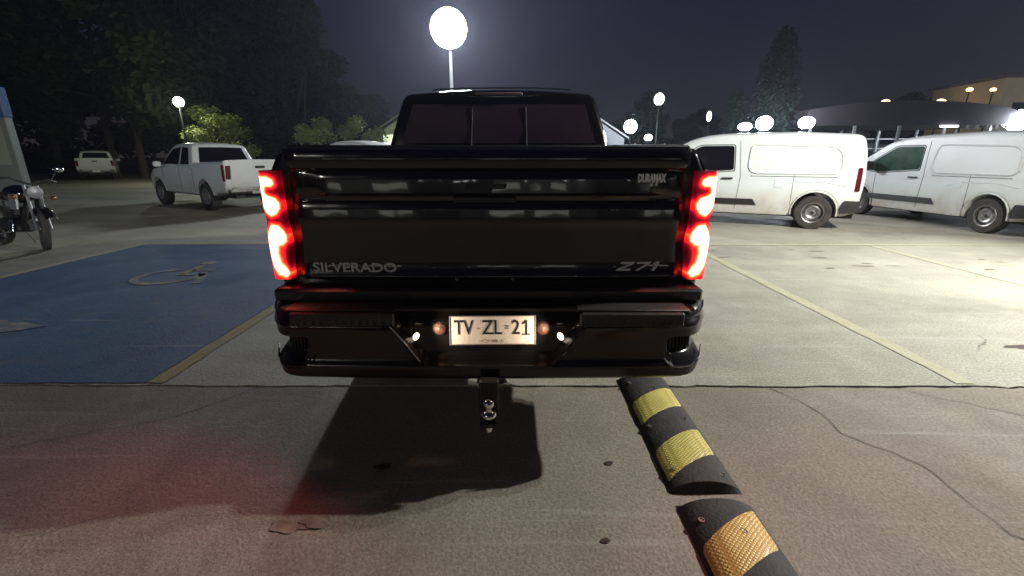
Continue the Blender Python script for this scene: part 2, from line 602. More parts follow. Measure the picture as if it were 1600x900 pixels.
class Shell:
    """car-like body: a side outline in (y, z) blown up to half width hw(y, z), edges rounded by r"""

    def __init__(s, outline, hw, r=0.06, crown=None, step=0.12, plan=None):
        s.o = densify(outline, step)
        if area(s.o) < 0:
            s.o.reverse()
        s.hw, s.r = hw, r
        s.crown = crown or (lambda y, z: 0.0)
        s.plan = plan or (lambda x, y, z: (x, y, z))

    def mesh(s, name, m, parent=None, smooth=40):
        mb = MB()
        o = s.o
        n = len(o)
        ys, zs = [p[0] for p in o], [p[1] for p in o]
        rings = [o]
        K = 3
        for k in range(1, K + 1):
            rings.append(inset(o, s.r * (1 - math.cos(PI / 2 * k / K))))
        inner = rings[-1]
        V, F = fill2d(inner, frange(min(ys) + 0.2, max(ys), 0.25), frange(min(zs) + 0.1, max(zs), 0.09))
        for sd in (-1, 1):
            vs, fs = [], []
            for k in range(K + 1):
                for p in rings[k]:
                    x = s.hw(*p) - s.r * (1 - math.sin(PI / 2 * k / K))
                    vs.append(s.plan(sd * x, p[0], p[1]))
            for k in range(K):
                for i in range(n):
                    fs.append((k * n + i, k * n + (i + 1) % n, (k + 1) * n + (i + 1) % n, (k + 1) * n + i))
            mb.add(vs, fs)
            mb.add([s.plan(sd * s.hw(*p), p[0], p[1]) for p in V], F)
        M = 9
        nr = inset(o, -1.0)
        vs, fs = [], []
        for j in range(M):
            f = -1 + 2 * j / (M - 1)
            for i, p in enumerate(o):
                x = (s.hw(*p) - s.r) * f
                c = s.crown(*p) * (1 - f * f)
                d = (Vector(nr[i]) - Vector(p)).normalized()
                vs.append(s.plan(x, p[0] + d.x * c, p[1] + d.y * c))
        for j in range(M - 1):
            for i in range(n):
                fs.append((j * n + i, j * n + (i + 1) % n, (j + 1) * n + (i + 1) % n, (j + 1) * n + i))
        mb.add(vs, fs)
        me = bpy.data.meshes.new(name)
        me.from_pydata(mb.v, [], mb.f)
        bm = bmesh.new()
        bm.from_mesh(me)
        bmesh.ops.remove_doubles(bm, verts=bm.verts, dist=0.0008)
        bmesh.ops.recalc_face_normals(bm, faces=bm.faces)
        bm.to_mesh(me)
        bm.free()
        return link(name, me, m, parent, smooth)

    def side(s, name, poly, sd, m, parent, off=0.006, cut=0.12, depth=0.02, smooth=35):
        """a panel lying on the side sd (-1 left, +1 right) following the body"""
        poly = densify(poly, 0.08)
        if area(poly) < 0:
            poly.reverse()
        ys, zs = [p[0] for p in poly], [p[1] for p in poly]
        V, F = fill2d(poly, frange(min(ys) + cut, max(ys), cut * 2), frange(min(zs) + cut / 2, max(zs), cut / 2))
        mb = MB()
        mb.add([s.plan(sd * (s.hw(*p) + off), p[0], p[1]) for p in V], F)
        n = len(poly)
        vs = [s.plan(sd * (s.hw(*p) + off), p[0], p[1]) for p in poly] + [s.plan(sd * (s.hw(*p) + off - depth), p[0], p[1]) for p in poly]
        mb.add(vs, [(i, (i + 1) % n, n + (i + 1) % n, n + i) for i in range(n)])
        return mb.build(name, m, parent, smooth)

    def line(s, pts, sd, r, off=0.0):
        q = []
        for a, b in zip(pts, pts[1:]):
            a, b = Vector(a[:2]), Vector(b[:2])
            k = max(1, int((b - a).length / 0.06))
            q += [tuple(a.lerp(b, j / k)) for j in range(k)]
        q.append(tuple(pts[-1][:2]))
        return [s.plan(sd * (s.hw(*p) + off), p[0], p[1]) for p in q]

    def strip(s, name, a, b, f0, f1, m, parent, off=0.006, f0b=None, f1b=None, depth=0.02):
        """a panel across the body between the outline points nearest a and b, from lateral fraction f0 to f1"""
        o = s.o
        n = len(o)

        def near(q):
            return min(range(n), key=lambda i: (o[i][0] - q[0]) ** 2 + (o[i][1] - q[1]) ** 2)
        i0, i1 = near(a), near(b)
        cnt = (i1 - i0) % n
        if cnt > n / 2:
            i0, i1 = i1, i0
            cnt = n - cnt
            f0, f1, f0b, f1b = (f0b if f0b is not None else f0), (f1b if f1b is not None else f1), f0, f1
        f0b = f0 if f0b is None else f0b
        f1b = f1 if f1b is None else f1b
        nr = inset(o, -1.0)
        M = 9
        grids = []
        for lift in (off, off - depth):
            g = []
            for q in range(cnt + 1):
                i = (i0 + q) % n
                p = o[i]
                t = q / cnt
                d = (Vector(nr[i]) - Vector(p)).normalized()
                for j in range(M):
                    f = (f0 + (f0b - f0) * t) * (1 - j / (M - 1)) + (f1 + (f1b - f1) * t) * j / (M - 1)
                    c = s.crown(*p) * (1 - f * f) + lift
                    g.append(s.plan((s.hw(*p) - s.r) * f, p[0] + d.x * c, p[1] + d.y * c))
            grids.append(g)
        mb = MB()
        mb.add(grids[0], [(q * M + j, q * M + j + 1, (q + 1) * M + j + 1, (q + 1) * M + j) for q in range(cnt) for j in range(M - 1)])
        rim = [j for j in range(M)] + [q * M + M - 1 for q in range(1, cnt + 1)] + [cnt * M + j for j in range(M - 2, -1, -1)] + [q * M for q in range(cnt - 1, 0, -1)]
        k = len(rim)
        mb.add([grids[0][i] for i in rim] + [grids[1][i] for i in rim], [(i, (i + 1) % k, k + (i + 1) % k, k + i) for i in range(k)])
        return mb.build(name, m, parent, 35)


def make_wheel(parent, x, y, r, wd, sd, rim_mat, style='steel', hub=0.62):
    """wheel: tyre mesh with a rim child; sd is the outward side"""
    W = MB()
    hw_ = wd / 2
    prof = [(r * hub, -hw_ * 0.9), (r * 0.80, -hw_), (r * 0.95, -hw_ * 0.95), (r, -hw_ * 0.72), (r, hw_ * 0.72), (r * 0.95, hw_ * 0.95), (r * 0.80, hw_), (r * hub, hw_ * 0.9), (r * hub * 0.98, 0)]
    W.lathe(prof, 36)
    for k in range(36):
        a = 2 * PI * k / 36
        for q in (-1, 1):
            M = Matrix.Rotation(a + q * 0.04, 4, 'X')
            W.box(q * hw_ * 0.42 - hw_ * 0.28, q * hw_ * 0.42 + hw_ * 0.28, -r * 0.028, r * 0.028, r - 0.004, r + 0.006, M)
    t = W.build('wheel', TYRE, parent, 40)
    t.location = (x, y, r)
    Rm = MB()
    rr = r * hub
    o = sd
    Rm.lathe([(rr * 1.01, o * hw_ * 0.88), (rr * 0.97, o * hw_ * 0.96), (rr * 0.90, o * hw_ * 0.90), (rr * 0.86, o * hw_ * 0.35)], 36)
    if style == 'steel':
        Rm.lathe([(rr * 0.86, o * hw_ * 0.35), (rr * 0.74, o * hw_ * 0.55), (rr * 0.60, o * hw_ * 0.78), (rr * 0.44, o * hw_ * 0.72), (rr * 0.34, o * hw_ * 0.50), (rr * 0.20, o * hw_ * 0.50), (rr * 0.16, o * hw_ * 0.66), (0.004, o * hw_ * 0.68)], 36)
    else:
        for k in range(6):
            M = Matrix.Rotation(2 * PI * k / 6, 4, 'X')
            Rm.box(min(o * hw_ * 0.45, o * hw_ * 0.8), max(o * hw_ * 0.45, o * hw_ * 0.8), -rr * 0.13, rr * 0.13, rr * 0.1, rr * 0.92, M)
        Rm.lathe([(rr * 0.25, o * hw_ * 0.4), (rr * 0.25, o * hw_ * 0.85), (0.004, o * hw_ * 0.9)], 20)
        Rm.lathe([(rr * 0.86, o * hw_ * 0.3), (0.004, o * hw_ * 0.25)], 20)
    Rm.build('rim', rim_mat, t, 40)
    if style == 'steel':
        H = MB()
        for k in range(8):
            a = 2 * PI * k / 8
            H.lathe([(rr * 0.075, o * hw_ * 0.56), (rr * 0.07, o * hw_ * 0.60)], 8, Matrix.Translation((0, rr * 0.72 * math.cos(a), rr * 0.72 * math.sin(a))))
            H.lathe([(rr * 0.07, o * hw_ * 0.60), (0.001, o * hw_ * 0.60)], 8, Matrix.Translation((0, rr * 0.72 * math.cos(a), rr * 0.72 * math.sin(a))))
        H.lathe([(rr * 0.17, o * hw_ * 0.62), (rr * 0.12, o * hw_ * 0.74), (0.002, o * hw_ * 0.76)], 14)
        H.build('wheel_holes', SEAM, t, 40)['kind'] = 'stuff'
    return t


def arch(cy, r, zb, n=12):
    """points of a wheel arch going from rear to front, opening at height zb"""
    a0 = math.asin(max(-1, min(1, (zb - r * 0.88) / r)))
    pts = []
    for k in range(n + 1):
        a = PI - a0 - (PI - 2 * a0) * k / n
        pts.append((cy + r * math.cos(a), r * 0.88 + r * math.sin(a)))
    return pts


def text_mesh(txt, size, name, m, parent, M, depth=0.002, bold=0.0, width=None, shear=0.0, res=3):
    c = bpy.data.curves.new(name, 'FONT')
    c.body = txt
    c.size = size
    c.extrude = depth
    c.offset = bold
    c.shear = shear
    c.align_x = 'CENTER'
    c.align_y = 'CENTER'
    c.resolution_u = res
    o = bpy.data.objects.new(name, c)
    COL.objects.link(o)
    bpy.context.view_layer.update()
    me = bpy.data.meshes.new_from_object(o.evaluated_get(bpy.context.evaluated_depsgraph_get()))
    bpy.data.objects.remove(o)
    xs = [v.co.x for v in me.vertices]
    wd = max(xs) - min(xs)
    cx = (max(xs) + min(xs)) / 2
    k = (width / wd) if width else 1
    for v in me.vertices:
        v.co = Vector(((v.co.x - cx) * k, v.co.y, v.co.z))
    me.transform(M)
    me.name = name
    return link(name, me, m, parent, 0)


def smooth01(t):
    t = max(0.0, min(1.0, t))
    return t * t * (3 - 2 * t)


def lerp_table(tb, x):
    if x <= tb[0][0]:
        return tb[0][1]
    for (a, b), (c, d) in zip(tb, tb[1:]):
        if x <= c:
            return b + (d - b) * (x - a) / (c - a)
    return tb[-1][1]

# ------------------------------------------------------------------ ground
def sheet(name, pts, z, m, parent=None, kind=None, drop=0.0):
    mb = MB()
    n = len(pts)
    tr = tessellate_polygon([[Vector((x, y, 0)) for x, y in pts]])
    mb.add([(x, y, z) for x, y in pts], [tuple(t) for t in tr])
    if drop:
        mb.add([(x, y, z) for x, y in pts] + [(x, y, z - drop) for x, y in pts], [(i, (i + 1) % n, n + (i + 1) % n, n + i) for i in range(n)])
    o = mb.build(name, m, parent, 0)
    bm = bmesh.new()
    bm.from_mesh(o.data)
    for f in bm.faces:
        if abs(f.normal.z) > 0.5 and f.normal.z < 0:
            f.normal_flip()
    bm.to_mesh(o.data)
    bm.free()
    if kind:
        o['kind'] = kind
    return o


sheet('ground', [(-700, -700), (700, -700), (700, 700), (-700, 700)], -0.03, DIRT, kind='structure')
rj = random.Random(3)
edge = []
x = -45.0
wob = 0
while x < 45:
    wob = wob * 0.8 + rj.uniform(-0.006, 0.006)
    edge.append((x, 2.56 + wob + (rj.uniform(-0.012, 0.012) if rj.random() < 0.15 else 0) + (-0.008 * x if abs(x) < 5 else 0) * 0.3))
    x += 0.07 if abs(x) < 5 else 1.0
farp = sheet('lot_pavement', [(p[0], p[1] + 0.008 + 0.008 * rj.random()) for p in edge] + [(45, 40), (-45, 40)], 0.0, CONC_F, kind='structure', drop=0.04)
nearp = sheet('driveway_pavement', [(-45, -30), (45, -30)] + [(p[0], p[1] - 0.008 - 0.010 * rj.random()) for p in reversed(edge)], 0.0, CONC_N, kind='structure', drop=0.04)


def wobbly(pts, amp=0.008, step=0.15, seed=1):
    r = random.Random(seed)
    return [(x + r.uniform(-amp, amp), y + r.uniform(-amp, amp)) for x, y in densify(pts, step)]


sheet('blue_parking_bay', wobbly([(-6.1, 2.60), (-2.36, 2.60), (-2.36, 7.33), (-6.1, 7.33)]), 0.004, BLUEP, farp)
for i, (pts, m_) in enumerate((([(-2.35, 2.60), (-2.24, 2.60), (-2.24, 7.45), (-2.35, 7.45)], YELL2), ([(-6.22, 2.6), (-6.11, 2.6), (-6.11, 7.45), (-6.22, 7.45)], YELL),
                               ([(-6.1, 7.34), (-2.36, 7.34), (-2.36, 7.45), (-6.1, 7.45)], YELL2), ([(2.86, 2.585), (2.98, 2.585), (2.98, 7.4), (2.86, 7.4)], YELL),
                               ([(2.99, 7.30), (8.6, 7.22), (8.6, 7.36), (2.99, 7.43)], YELL3), ([(5.72, 2.585), (5.85, 2.585), (5.95, 7.2), (5.82, 7.2)], YELL3))):
    sheet('yellow_line', wobbly(pts, 0.008, 0.12, 40 + i), 0.0045, m_, farp)
# wheelchair symbol painted in the blue bay
sy = MB()
CX, CY = -4.12, 5.35


def flat_ring(cx, cy, r0, r1, a0, a1, n=28, sx_=1.0, sy_=1.0):
    vs, fs = [], []
    for k in range(n + 1):
        a = a0 + (a1 - a0) * k / n
        for r in (r0, r1):
            vs.append((cx + r * math.cos(a) * sx_, cy + r * math.sin(a) * sy_, 0.009))
    for k in range(n):
        fs.append((2 * k, 2 * k + 1, 2 * k + 3, 2 * k + 2))
    sy.add(vs, fs)


def flat_bar(x0, y0, x1, y1, wd):
    d = Vector((x1 - x0, y1 - y0)).normalized() * wd / 2
    sy.add([(x0 - d.y, y0 + d.x, 0.009), (x0 + d.y, y0 - d.x, 0.009), (x1 + d.y, y1 - d.x, 0.009), (x1 - d.y, y1 + d.x, 0.009)], [(0, 1, 2, 3)])


flat_ring(CX - 0.04, CY - 0.08, 0.30, 0.39, R(100), R(400))
flat_ring(CX - 0.02, CY + 0.62, 0.0, 0.10, 0, 2 * PI, 16)
flat_bar(CX, CY + 0.48, CX + 0.03, CY, 0.10)
flat_bar(CX + 0.03, CY + 0.22, CX + 0.32, CY + 0.22, 0.07)
flat_bar(CX, CY, CX + 0.32, CY, 0.09)
flat_bar(CX + 0.32, CY + 0.02, CX + 0.50, CY - 0.40, 0.09)
sy.build('wheelchair_symbol', SYM, farp, 0)
sheet('white_paint_mark', wobbly([(-5.4, 3.35), (-4.25, 3.42), (-3.98, 3.62), (-4.5, 3.72), (-5.4, 3.70)], 0.02, 0.12, 5), 0.009, SYM, farp)


def blob(name, cx, cy, rx, ry, m, parent, z=0.004, seed=0, irr=0.25):
    r = random.Random(seed)
    ph = [r.uniform(0, 6) for _ in range(4)]
    pts = []
    for k in range(26):
        a = 2 * PI * k / 26
        q = 1 + irr * (math.sin(2 * a + ph[0]) * 0.4 + math.sin(3 * a + ph[1]) * 0.35 + math.sin(5 * a + ph[2]) * 0.3)
        pts.append((cx + rx * q * math.cos(a), cy + ry * q * math.sin(a)))
    return sheet(name, pts, z, m, parent)


blob('oil_stain', -0.61, 1.785, 0.034, 0.022, OIL, nearp, seed=1)
blob('oil_stain', 0.46, 1.81, 0.022, 0.014, OIL, nearp, seed=2)
blob('oil_stain', 0.355, 1.362, 0.016, 0.014, OIL, nearp, seed=3)
blob('oil_stain', -0.87, 1.43, 0.075, 0.035, OILS, nearp, seed=4, irr=0.5)
blob('oil_stain', -0.79, 1.45, 0.05, 0.03, OILS, nearp, z=0.0065, seed=5, irr=0.5)
blob('oil_stain', 3.9, 3.17, 0.14, 0.03, OIL, farp, seed=6, irr=0.6)
for i in range(12):
    blob('oil_stain', rj.uniform(2.2, 7), rj.uniform(5.0, 7.0), rj.uniform(.04, .12), rj.uniform(.01, .03), OILS, farp, seed=20 + i, irr=0.7)


def crack(name, pts, wd, parent, seed, z=0.0035):
    r = random.Random(seed)
    P = []
    for (a, b) in zip(pts, pts[1:]):
        n = max(2, int((Vector(b) - Vector(a)).length / 0.06))
        for k in range(n):
            t = k / n
            P.append((a[0] + (b[0] - a[0]) * t + r.uniform(-.012, .012), a[1] + (b[1] - a[1]) * t + r.uniform(-.012, .012)))
    L, Rr = [], []
    for i, p in enumerate(P):
        q = P[min(i + 1, len(P) - 1)]
        d = Vector((q[0] - P[max(0, i - 1)][0], q[1] - P[max(0, i - 1)][1]))
        d = d.normalized() if d.length else Vector((1, 0))
        h = wd * r.uniform(0.3, 1.0) * 0.5
        L.append((p[0] - d.y * h, p[1] + d.x * h))
        Rr.append((p[0] + d.y * h, p[1] - d.x * h))
    mb = MB()
    n = len(P)
    mb.add([(x, y, z) for x, y in L] + [(x, y, z) for x, y in Rr], [(i, i + 1, n + i + 1, n + i) for i in range(n - 1)])
    return mb.build(name, SEAM, parent, 0)


crack('hairline_crack', [(1.62, 2.54), (1.75, 2.30), (1.74, 2.04), (1.95, 1.80), (1.92, 1.4), (2.2, 1.0)], 0.007, nearp, 1)
crack('hairline_crack', [(-1.6, 2.54), (-1.9, 2.2), (-2.6, 1.9)], 0.005, nearp, 2)
crack('hairline_crack', [(2.4, 2.54), (2.9, 2.2), (3.6, 2.1)], 0.005, nearp, 3)

# ------------------------------------------------------------------ speed bumps
BW, BH = 0.315, 0.052


def bump_z(u):
    return BH * max(0.0, 1 - abs(2 * u) ** 2.3) ** 0.85


def make_bump(y0, y1, stripes, ym, label):
    t = empty('speed_bump', (0.84, (y0 + y1) / 2, 0.0), 0.0, label, 'speed bump', 'yellow and black rubber speed bumps')
    c = (y0 + y1) / 2
    nu, ny = 22, 14
    mb = MB()
    vs = []
    for j in range(ny + 1):
        y = y0 + (y1 - y0) * j / ny
        for i in range(nu + 1):
            u = i / nu - 0.5
            vs.append((u * BW, y - c, bump_z(u) + 0.001))
    mb.add(vs, [(j * (nu + 1) + i, j * (nu + 1) + i + 1, (j + 1) * (nu + 1) + i + 1, (j + 1) * (nu + 1) + i) for j in range(ny) for i in range(nu)])
    for j, sgn in ((0, -1), (ny, 1)):
        y = (y0 if j == 0 else y1) - c
        top = [vs[j * (nu + 1) + i] for i in range(nu + 1)]
        bot = [(p[0], y + sgn * 0.018, 0.0) for p in top]
        mb.add(top + bot, [(i, i + 1, nu + 2 + i, nu + 1 + i) for i in range(nu)])
    mb.build('rubber_body', RUBBER, t, 50)
    for (a, b) in stripes:
        mb = MB()
        vs = []
        nn = 8
        for j in range(nn + 1):
            for i in range(nu + 1):
                u = -0.462 + 0.924 * i / nu
                y = a + (b - a) * j / nn - c + 0.20 * u
                y = min(max(y, y0 - c + 0.01), y1 - c - 0.01)
                lift = 0.0035 if 0 < i < nu and 0 < j < nn else -0.001
                vs.append((u * BW, y, bump_z(u) + 0.001 + lift))
        mb.add(vs, [(j * (nu + 1) + i, j * (nu + 1) + i + 1, (j + 1) * (nu + 1) + i + 1, (j + 1) * (nu + 1) + i) for j in range(nn) for i in range(nu)])
        mb.build('reflective_panel', ym, t, 60)
    for (x, y) in ((-0.10, y0 + 0.10), (0.10, y0 + 0.06), (-0.10, y1 - 0.10), (0.03, y1 - 0.17), (0.09, (y0 + y1) / 2), (-0.11, (y0 + y1) / 2 - 0.06)):
        u = x / BW
        H = MB()
        M = Matrix.Translation((x, y - c, bump_z(u) + 0.0045))
        H.lathe([(0.013, -0.003), (0.013, 0.001), (0.009, 0.001), (0.008, -0.002), (0.0005, -0.002)], 12, M, 'z')
        H.build('bolt', STEEL, t, 30)
    return t


make_bump(1.625, 2.63, ((1.755, 1.975), (2.19, 2.41)), YB1, 'black rubber speed bump with two lemon yellow stripes, its far end under the black pickup')
make_bump(0.52, 1.525, ((0.78, 1.0), (1.21, 1.41)), YB2, 'nearer black rubber speed bump with honeycombed amber yellow stripes, cut off by the photo edge')


# ------------------------------------------------------------------ black pickup truck
truck = empty('pickup_truck', (-0.11, 2.10, 0), 0, 'black pickup truck seen from behind with lit brake lights and a tow ball', 'pickup truck')
hwT = lambda y, z: 1.035 - 0.05 * smooth01((z - 1.32) / 0.12) - 0.05 * abs((z - 1.02) / 0.5) ** 2.2 - (0.07 * smooth01((y - 4.9) / 0.9))
LT = [(0.03, 0.52, .02), (0.02, 1.425, .02), (1.80, 1.435, .01), (1.84, 1.42), (4.60, 1.40, .1), (5.35, 1.30, .1), (5.68, 1.18, .1), (5.74, 0.70, .05), (5.66, 0.50, .05), (5.30, 0.50)]
LT = fillet(LT) + list(reversed(arch(4.78, 0.50, 0.52))) + [(4.2, 0.50), (1.7, 0.50)] + list(reversed(arch(1.13, 0.50, 0.52))) + [(0.60, 0.50)]
TL = Shell(LT, hwT, 0.035)
TL.mesh('body', BLACKP, truck)
hwC = lambda y, z: 0.955 - (0.30 * max(0, z - 1.42)) - 0.05 * smooth01((y - 3.6) / 1.2)
CT = fillet([(1.86, 1.40), (1.90, 1.62), (1.98, 1.91, .09), (2.6, 1.965, .1), (3.5, 1.955, .2), (4.0, 1.84, .2), (4.85, 1.40)])
TC = Shell(CT, hwC, 0.055, lambda y, z: 0.035 if z > 1.86 else 0.0, 0.08)
TC.mesh('cab', BLACKP, truck)
rg = TC.strip('rear_window', (1.875, 1.47), (1.95, 1.81), -0.93, 0.93, CABGLASS, truck, off=0.004)
for f in (-0.26, 0.26):
    fr = MB()
    fr.tube([((0.9 * f), 1.865, 1.47), ((0.86 * f), 1.945, 1.80)], 0.008, 6)
    fr.build('window_divider', SEAM, rg, 40)
dl = MB()
for k in range(9):
    z = 1.50 + k * 0.034
    yy = 1.888 + (z - 1.50) * 0.24
    dl.tube([(-0.80 + (z - 1.5) * .3, yy - 0.004, z), (-0.25, yy - 0.004, z)], 0.0009, 4)
    dl.tube([(0.25, yy - 0.004, z), (0.80 - (z - 1.5) * .3, yy - 0.004, z)], 0.0009, 4)
dl.build('heater_wires', SEAM, rg, 0)['kind'] = 'stuff'
TC.strip('windshield', (4.05, 1.82), (4.70, 1.46), -0.9, 0.9, GLASS, truck, off=0.005)
for sd in (-1, 1):
    TC.side('side_window', [(2.08, 1.46), (2.14, 1.80), (2.95, 1.84), (2.97, 1.46)], sd, GLASS, truck)
    TC.side('side_window', [(3.05, 1.46), (3.05, 1.84), (3.62, 1.82), (4.30, 1.46)], sd, GLASS, truck)
    mi = MB()
    mi.box(sd * 1.16 - 0.12, sd * 1.16 + 0.12, 4.12, 4.22, 1.38, 1.62, ch=0.03)
    mi.tube([(sd * 0.92, 4.17, 1.42), (sd * 1.08, 4.17, 1.42)], 0.03, 8)
    mi.build('door_mirror', BLACKG, truck)
    for (y0, y1) in ((1.90, 3.0), (3.0, 4.35)):
        sm = MB()
        sm.tube(TL.line([(y0, 0.62), (y0, 1.38)], sd, 0.004), 0.004, 5)
        sm.build('door_seam', SEAM, truck)
        TL.side('door_handle', [(y0 + 0.08, 1.16), (y0 + 0.08, 1.20), (y0 + 0.28, 1.20), (y0 + 0.28, 1.16)], sd, BLACKG, truck, off=0.03, depth=0.03)
    make_wheel(truck, sd * 0.83, 1.13, 0.40, 0.28, sd, GREYM, 'alloy', 0.62)
    make_wheel(truck, sd * 0.83, 4.78, 0.40, 0.28, sd, GREYM, 'alloy', 0.62)
# high brake light bar on the roof edge and shark-fin
hb = MB()
hb.box(-0.20, 0.20, 1.935, 1.975, 1.892, 1.916, ch=0.006)
hb.build('high_brake_light', mat('grey_lens', (0.16, 0.12, 0.12), 0.25), truck)
rp_ = MB()
rp_.tube([(-0.56, 1.99, 1.937), (-0.53, 1.99, 1.944), (-0.30, 1.99, 1.954), (0.3, 1.99, 1.956), (0.60, 1.99, 1.942)], 0.006, 8)
rp_.build('roof_edge_highlight', CHROME, truck)  # chrome line standing in for the lamp's highlight on the roof edge
# cover over the bed
cv = MB()
cv.box(-0.93, 0.93, 0.05, 1.82, 1.432, 1.452, ch=0.008)
for k in range(1, 5):
    cv.box(-0.93, 0.93, 0.05 + k * 0.36, 0.062 + k * 0.36, 1.450, 1.456)
cv.build('bed_cover', PLASTIC, truck)

# tailgate: vertical profile swept across
prof = [(1.438, 0.03), (1.434, -0.012), (1.418, -0.024), (1.385, -0.026), (1.352, -0.020), (1.345, -0.004), (1.338, 0.006), (1.332, -0.004), (1.326, -0.0095), (1.30, -0.0112), (1.27, -0.0126), (1.24, -0.0136), (1.234, -0.006),
        (1.222, 0.009), (1.204, 0.010), (1.197, 0.000), (1.190, -0.0045), (1.16, -0.0066), (1.13, -0.0086), (1.105, -0.0102), (1.098, -0.0088), (1.06, -0.008), (1.0, -0.007), (0.92, -0.009), (0.862, -0.012), (0.848, -0.020), (0.838, -0.018), (0.826, 0.0), (0.820, 0.03)]
tg = MB()
NX = 48
vs = []
for (z, y) in prof:
    for i in range(NX + 1):
        x = -0.935 + 1.87 * i / NX
        ed = smooth01((abs(x) - 0.898) / 0.037)
        bow = 0.016 * (x / 0.88) ** 2
        inn = 1 - 0.85 * smooth01((abs(x) - 0.78) / 0.05) if 1.195 < z < 1.34 else 1
        vs.append((x, y * inn + bow + ed * 0.035 * (1 if z < 1.43 else 0.3) + 0.0006 * math.sin(x * 37 + z * 9), z))
tg.add(vs, [(j * (NX + 1) + i, j * (NX + 1) + i + 1, (j + 1) * (NX + 1) + i + 1, (j + 1) * (NX + 1) + i) for j in range(len(prof) - 1) for i in range(NX)])
tailgate = tg.build('tailgate', BLACKP, truck, 50)
RX = Matrix.Rotation(PI / 2, 4, 'X')
text_mesh('SILVERADO', 0.062, 'model_lettering', BADGE, tailgate, Matrix.Translation((-0.645, -0.0135, 0.888)) @ RX, 0.002, 0.0012, 0.405)
text_mesh('DURAMAX', 0.050, 'engine_lettering', BADGEB, tailgate, Matrix.Translation((0.748, -0.018, 1.305)) @ RX, 0.003, 0.0022, 0.128)
for gl, x0 in (([(0, 0.044), (0, 0.033), (0.046, 0.033), (0, 0.010), (0, 0), (0.066, 0), (0.066, 0.010), (0.022, 0.010), (0.066, 0.033), (0.066, 0.044)], 0.0),
               ([(0, 0.044), (0, 0.033), (0.048, 0.033), (0.014, 0), (0.030, 0), (0.066, 0.035), (0.066, 0.044)], 0.078),
               ([(0.010, 0.044), (0, 0.035), (0, 0.028), (0.012, 0.033), (0.012, 0), (0.028, 0), (0.028, 0.044)], 0.158)):
    b_ = MB()
    b_.prism([(x + x0 + z * 0.55, z) for x, z in gl], 0.005, Matrix.Translation((0.610, -0.0155, 0.874)))
    b_.build('trim_lettering', BADGE, tailgate, 0)
for _t in tailgate.children:
    for _v in _t.data.vertices:
        _v.co.y += 0.016 * (_v.co.x / 0.88) ** 2 - (-0.003 if _t.name.startswith('engine') else 0.002)
bt = MB()
bt.prism([(-0.09, -0.012), (-0.028, -0.012), (-0.034, -0.032), (0.024, -0.032), (0.030, -0.012), (0.09, -0.012), (0.098, 0.012), (0.036, 0.012), (0.042, 0.032), (-0.018, 0.032), (-0.024, 0.012), (-0.082, 0.012)], 0.012, Matrix.Translation((-0.01, -0.028, 1.272)))
bt.build('bowtie_emblem', BLACKG, tailgate, 0)
hd = MB()
hd.box(-0.16, 0.13, -0.020, 0.0, 1.196, 1.226, ch=0.006)
hd.build('tailgate_handle', PLASTIC, tailgate)
for xx in (-0.155, 0.115):
    s_ = MB()
    s_.sphere((xx, -0.017, 0.834), 0.009, 10, 8)
    s_.build('rubber_stop', STEEL, tailgate)


# brake lights
def lamp_y(x):
    a = abs(x)
    return -0.018 if a < 1.01 else -0.018 + ((a - 1.01) / 0.065) ** 2 * 0.10


def px(p):
    """outline sketch units -> lamp coordinates"""
    return ((p[0] - 763) / 326, 1.318 - (p[1] - 275) * 0.00306)


up = [(412, 279), (418, 276), (438, 277), (445, 281), (446, 287), (442, 290), (433, 290), (430, 299), (435, 304), (446, 308), (451, 315), (450, 323), (444, 331), (436, 334), (428, 327), (419, 317), (412, 309), (409, 298)]
lo = [(435, 347), (445, 349), (451, 356), (455, 364), (454, 372), (448, 377), (440, 379), (438, 392), (441, 407), (449, 416), (453, 423), (446, 428), (436, 424), (429, 412), (424, 396), (421, 378), (423, 367), (429, 356)]


def inside(p, poly):
    c = False
    for i in range(len(poly)):
        (x1, y1), (x2, y2) = poly[i - 1], poly[i]
        if (y1 > p[1]) != (y2 > p[1]) and p[0] < (x2 - x1) * (p[1] - y1) / (y2 - y1) + x1:
            c = not c
    return c


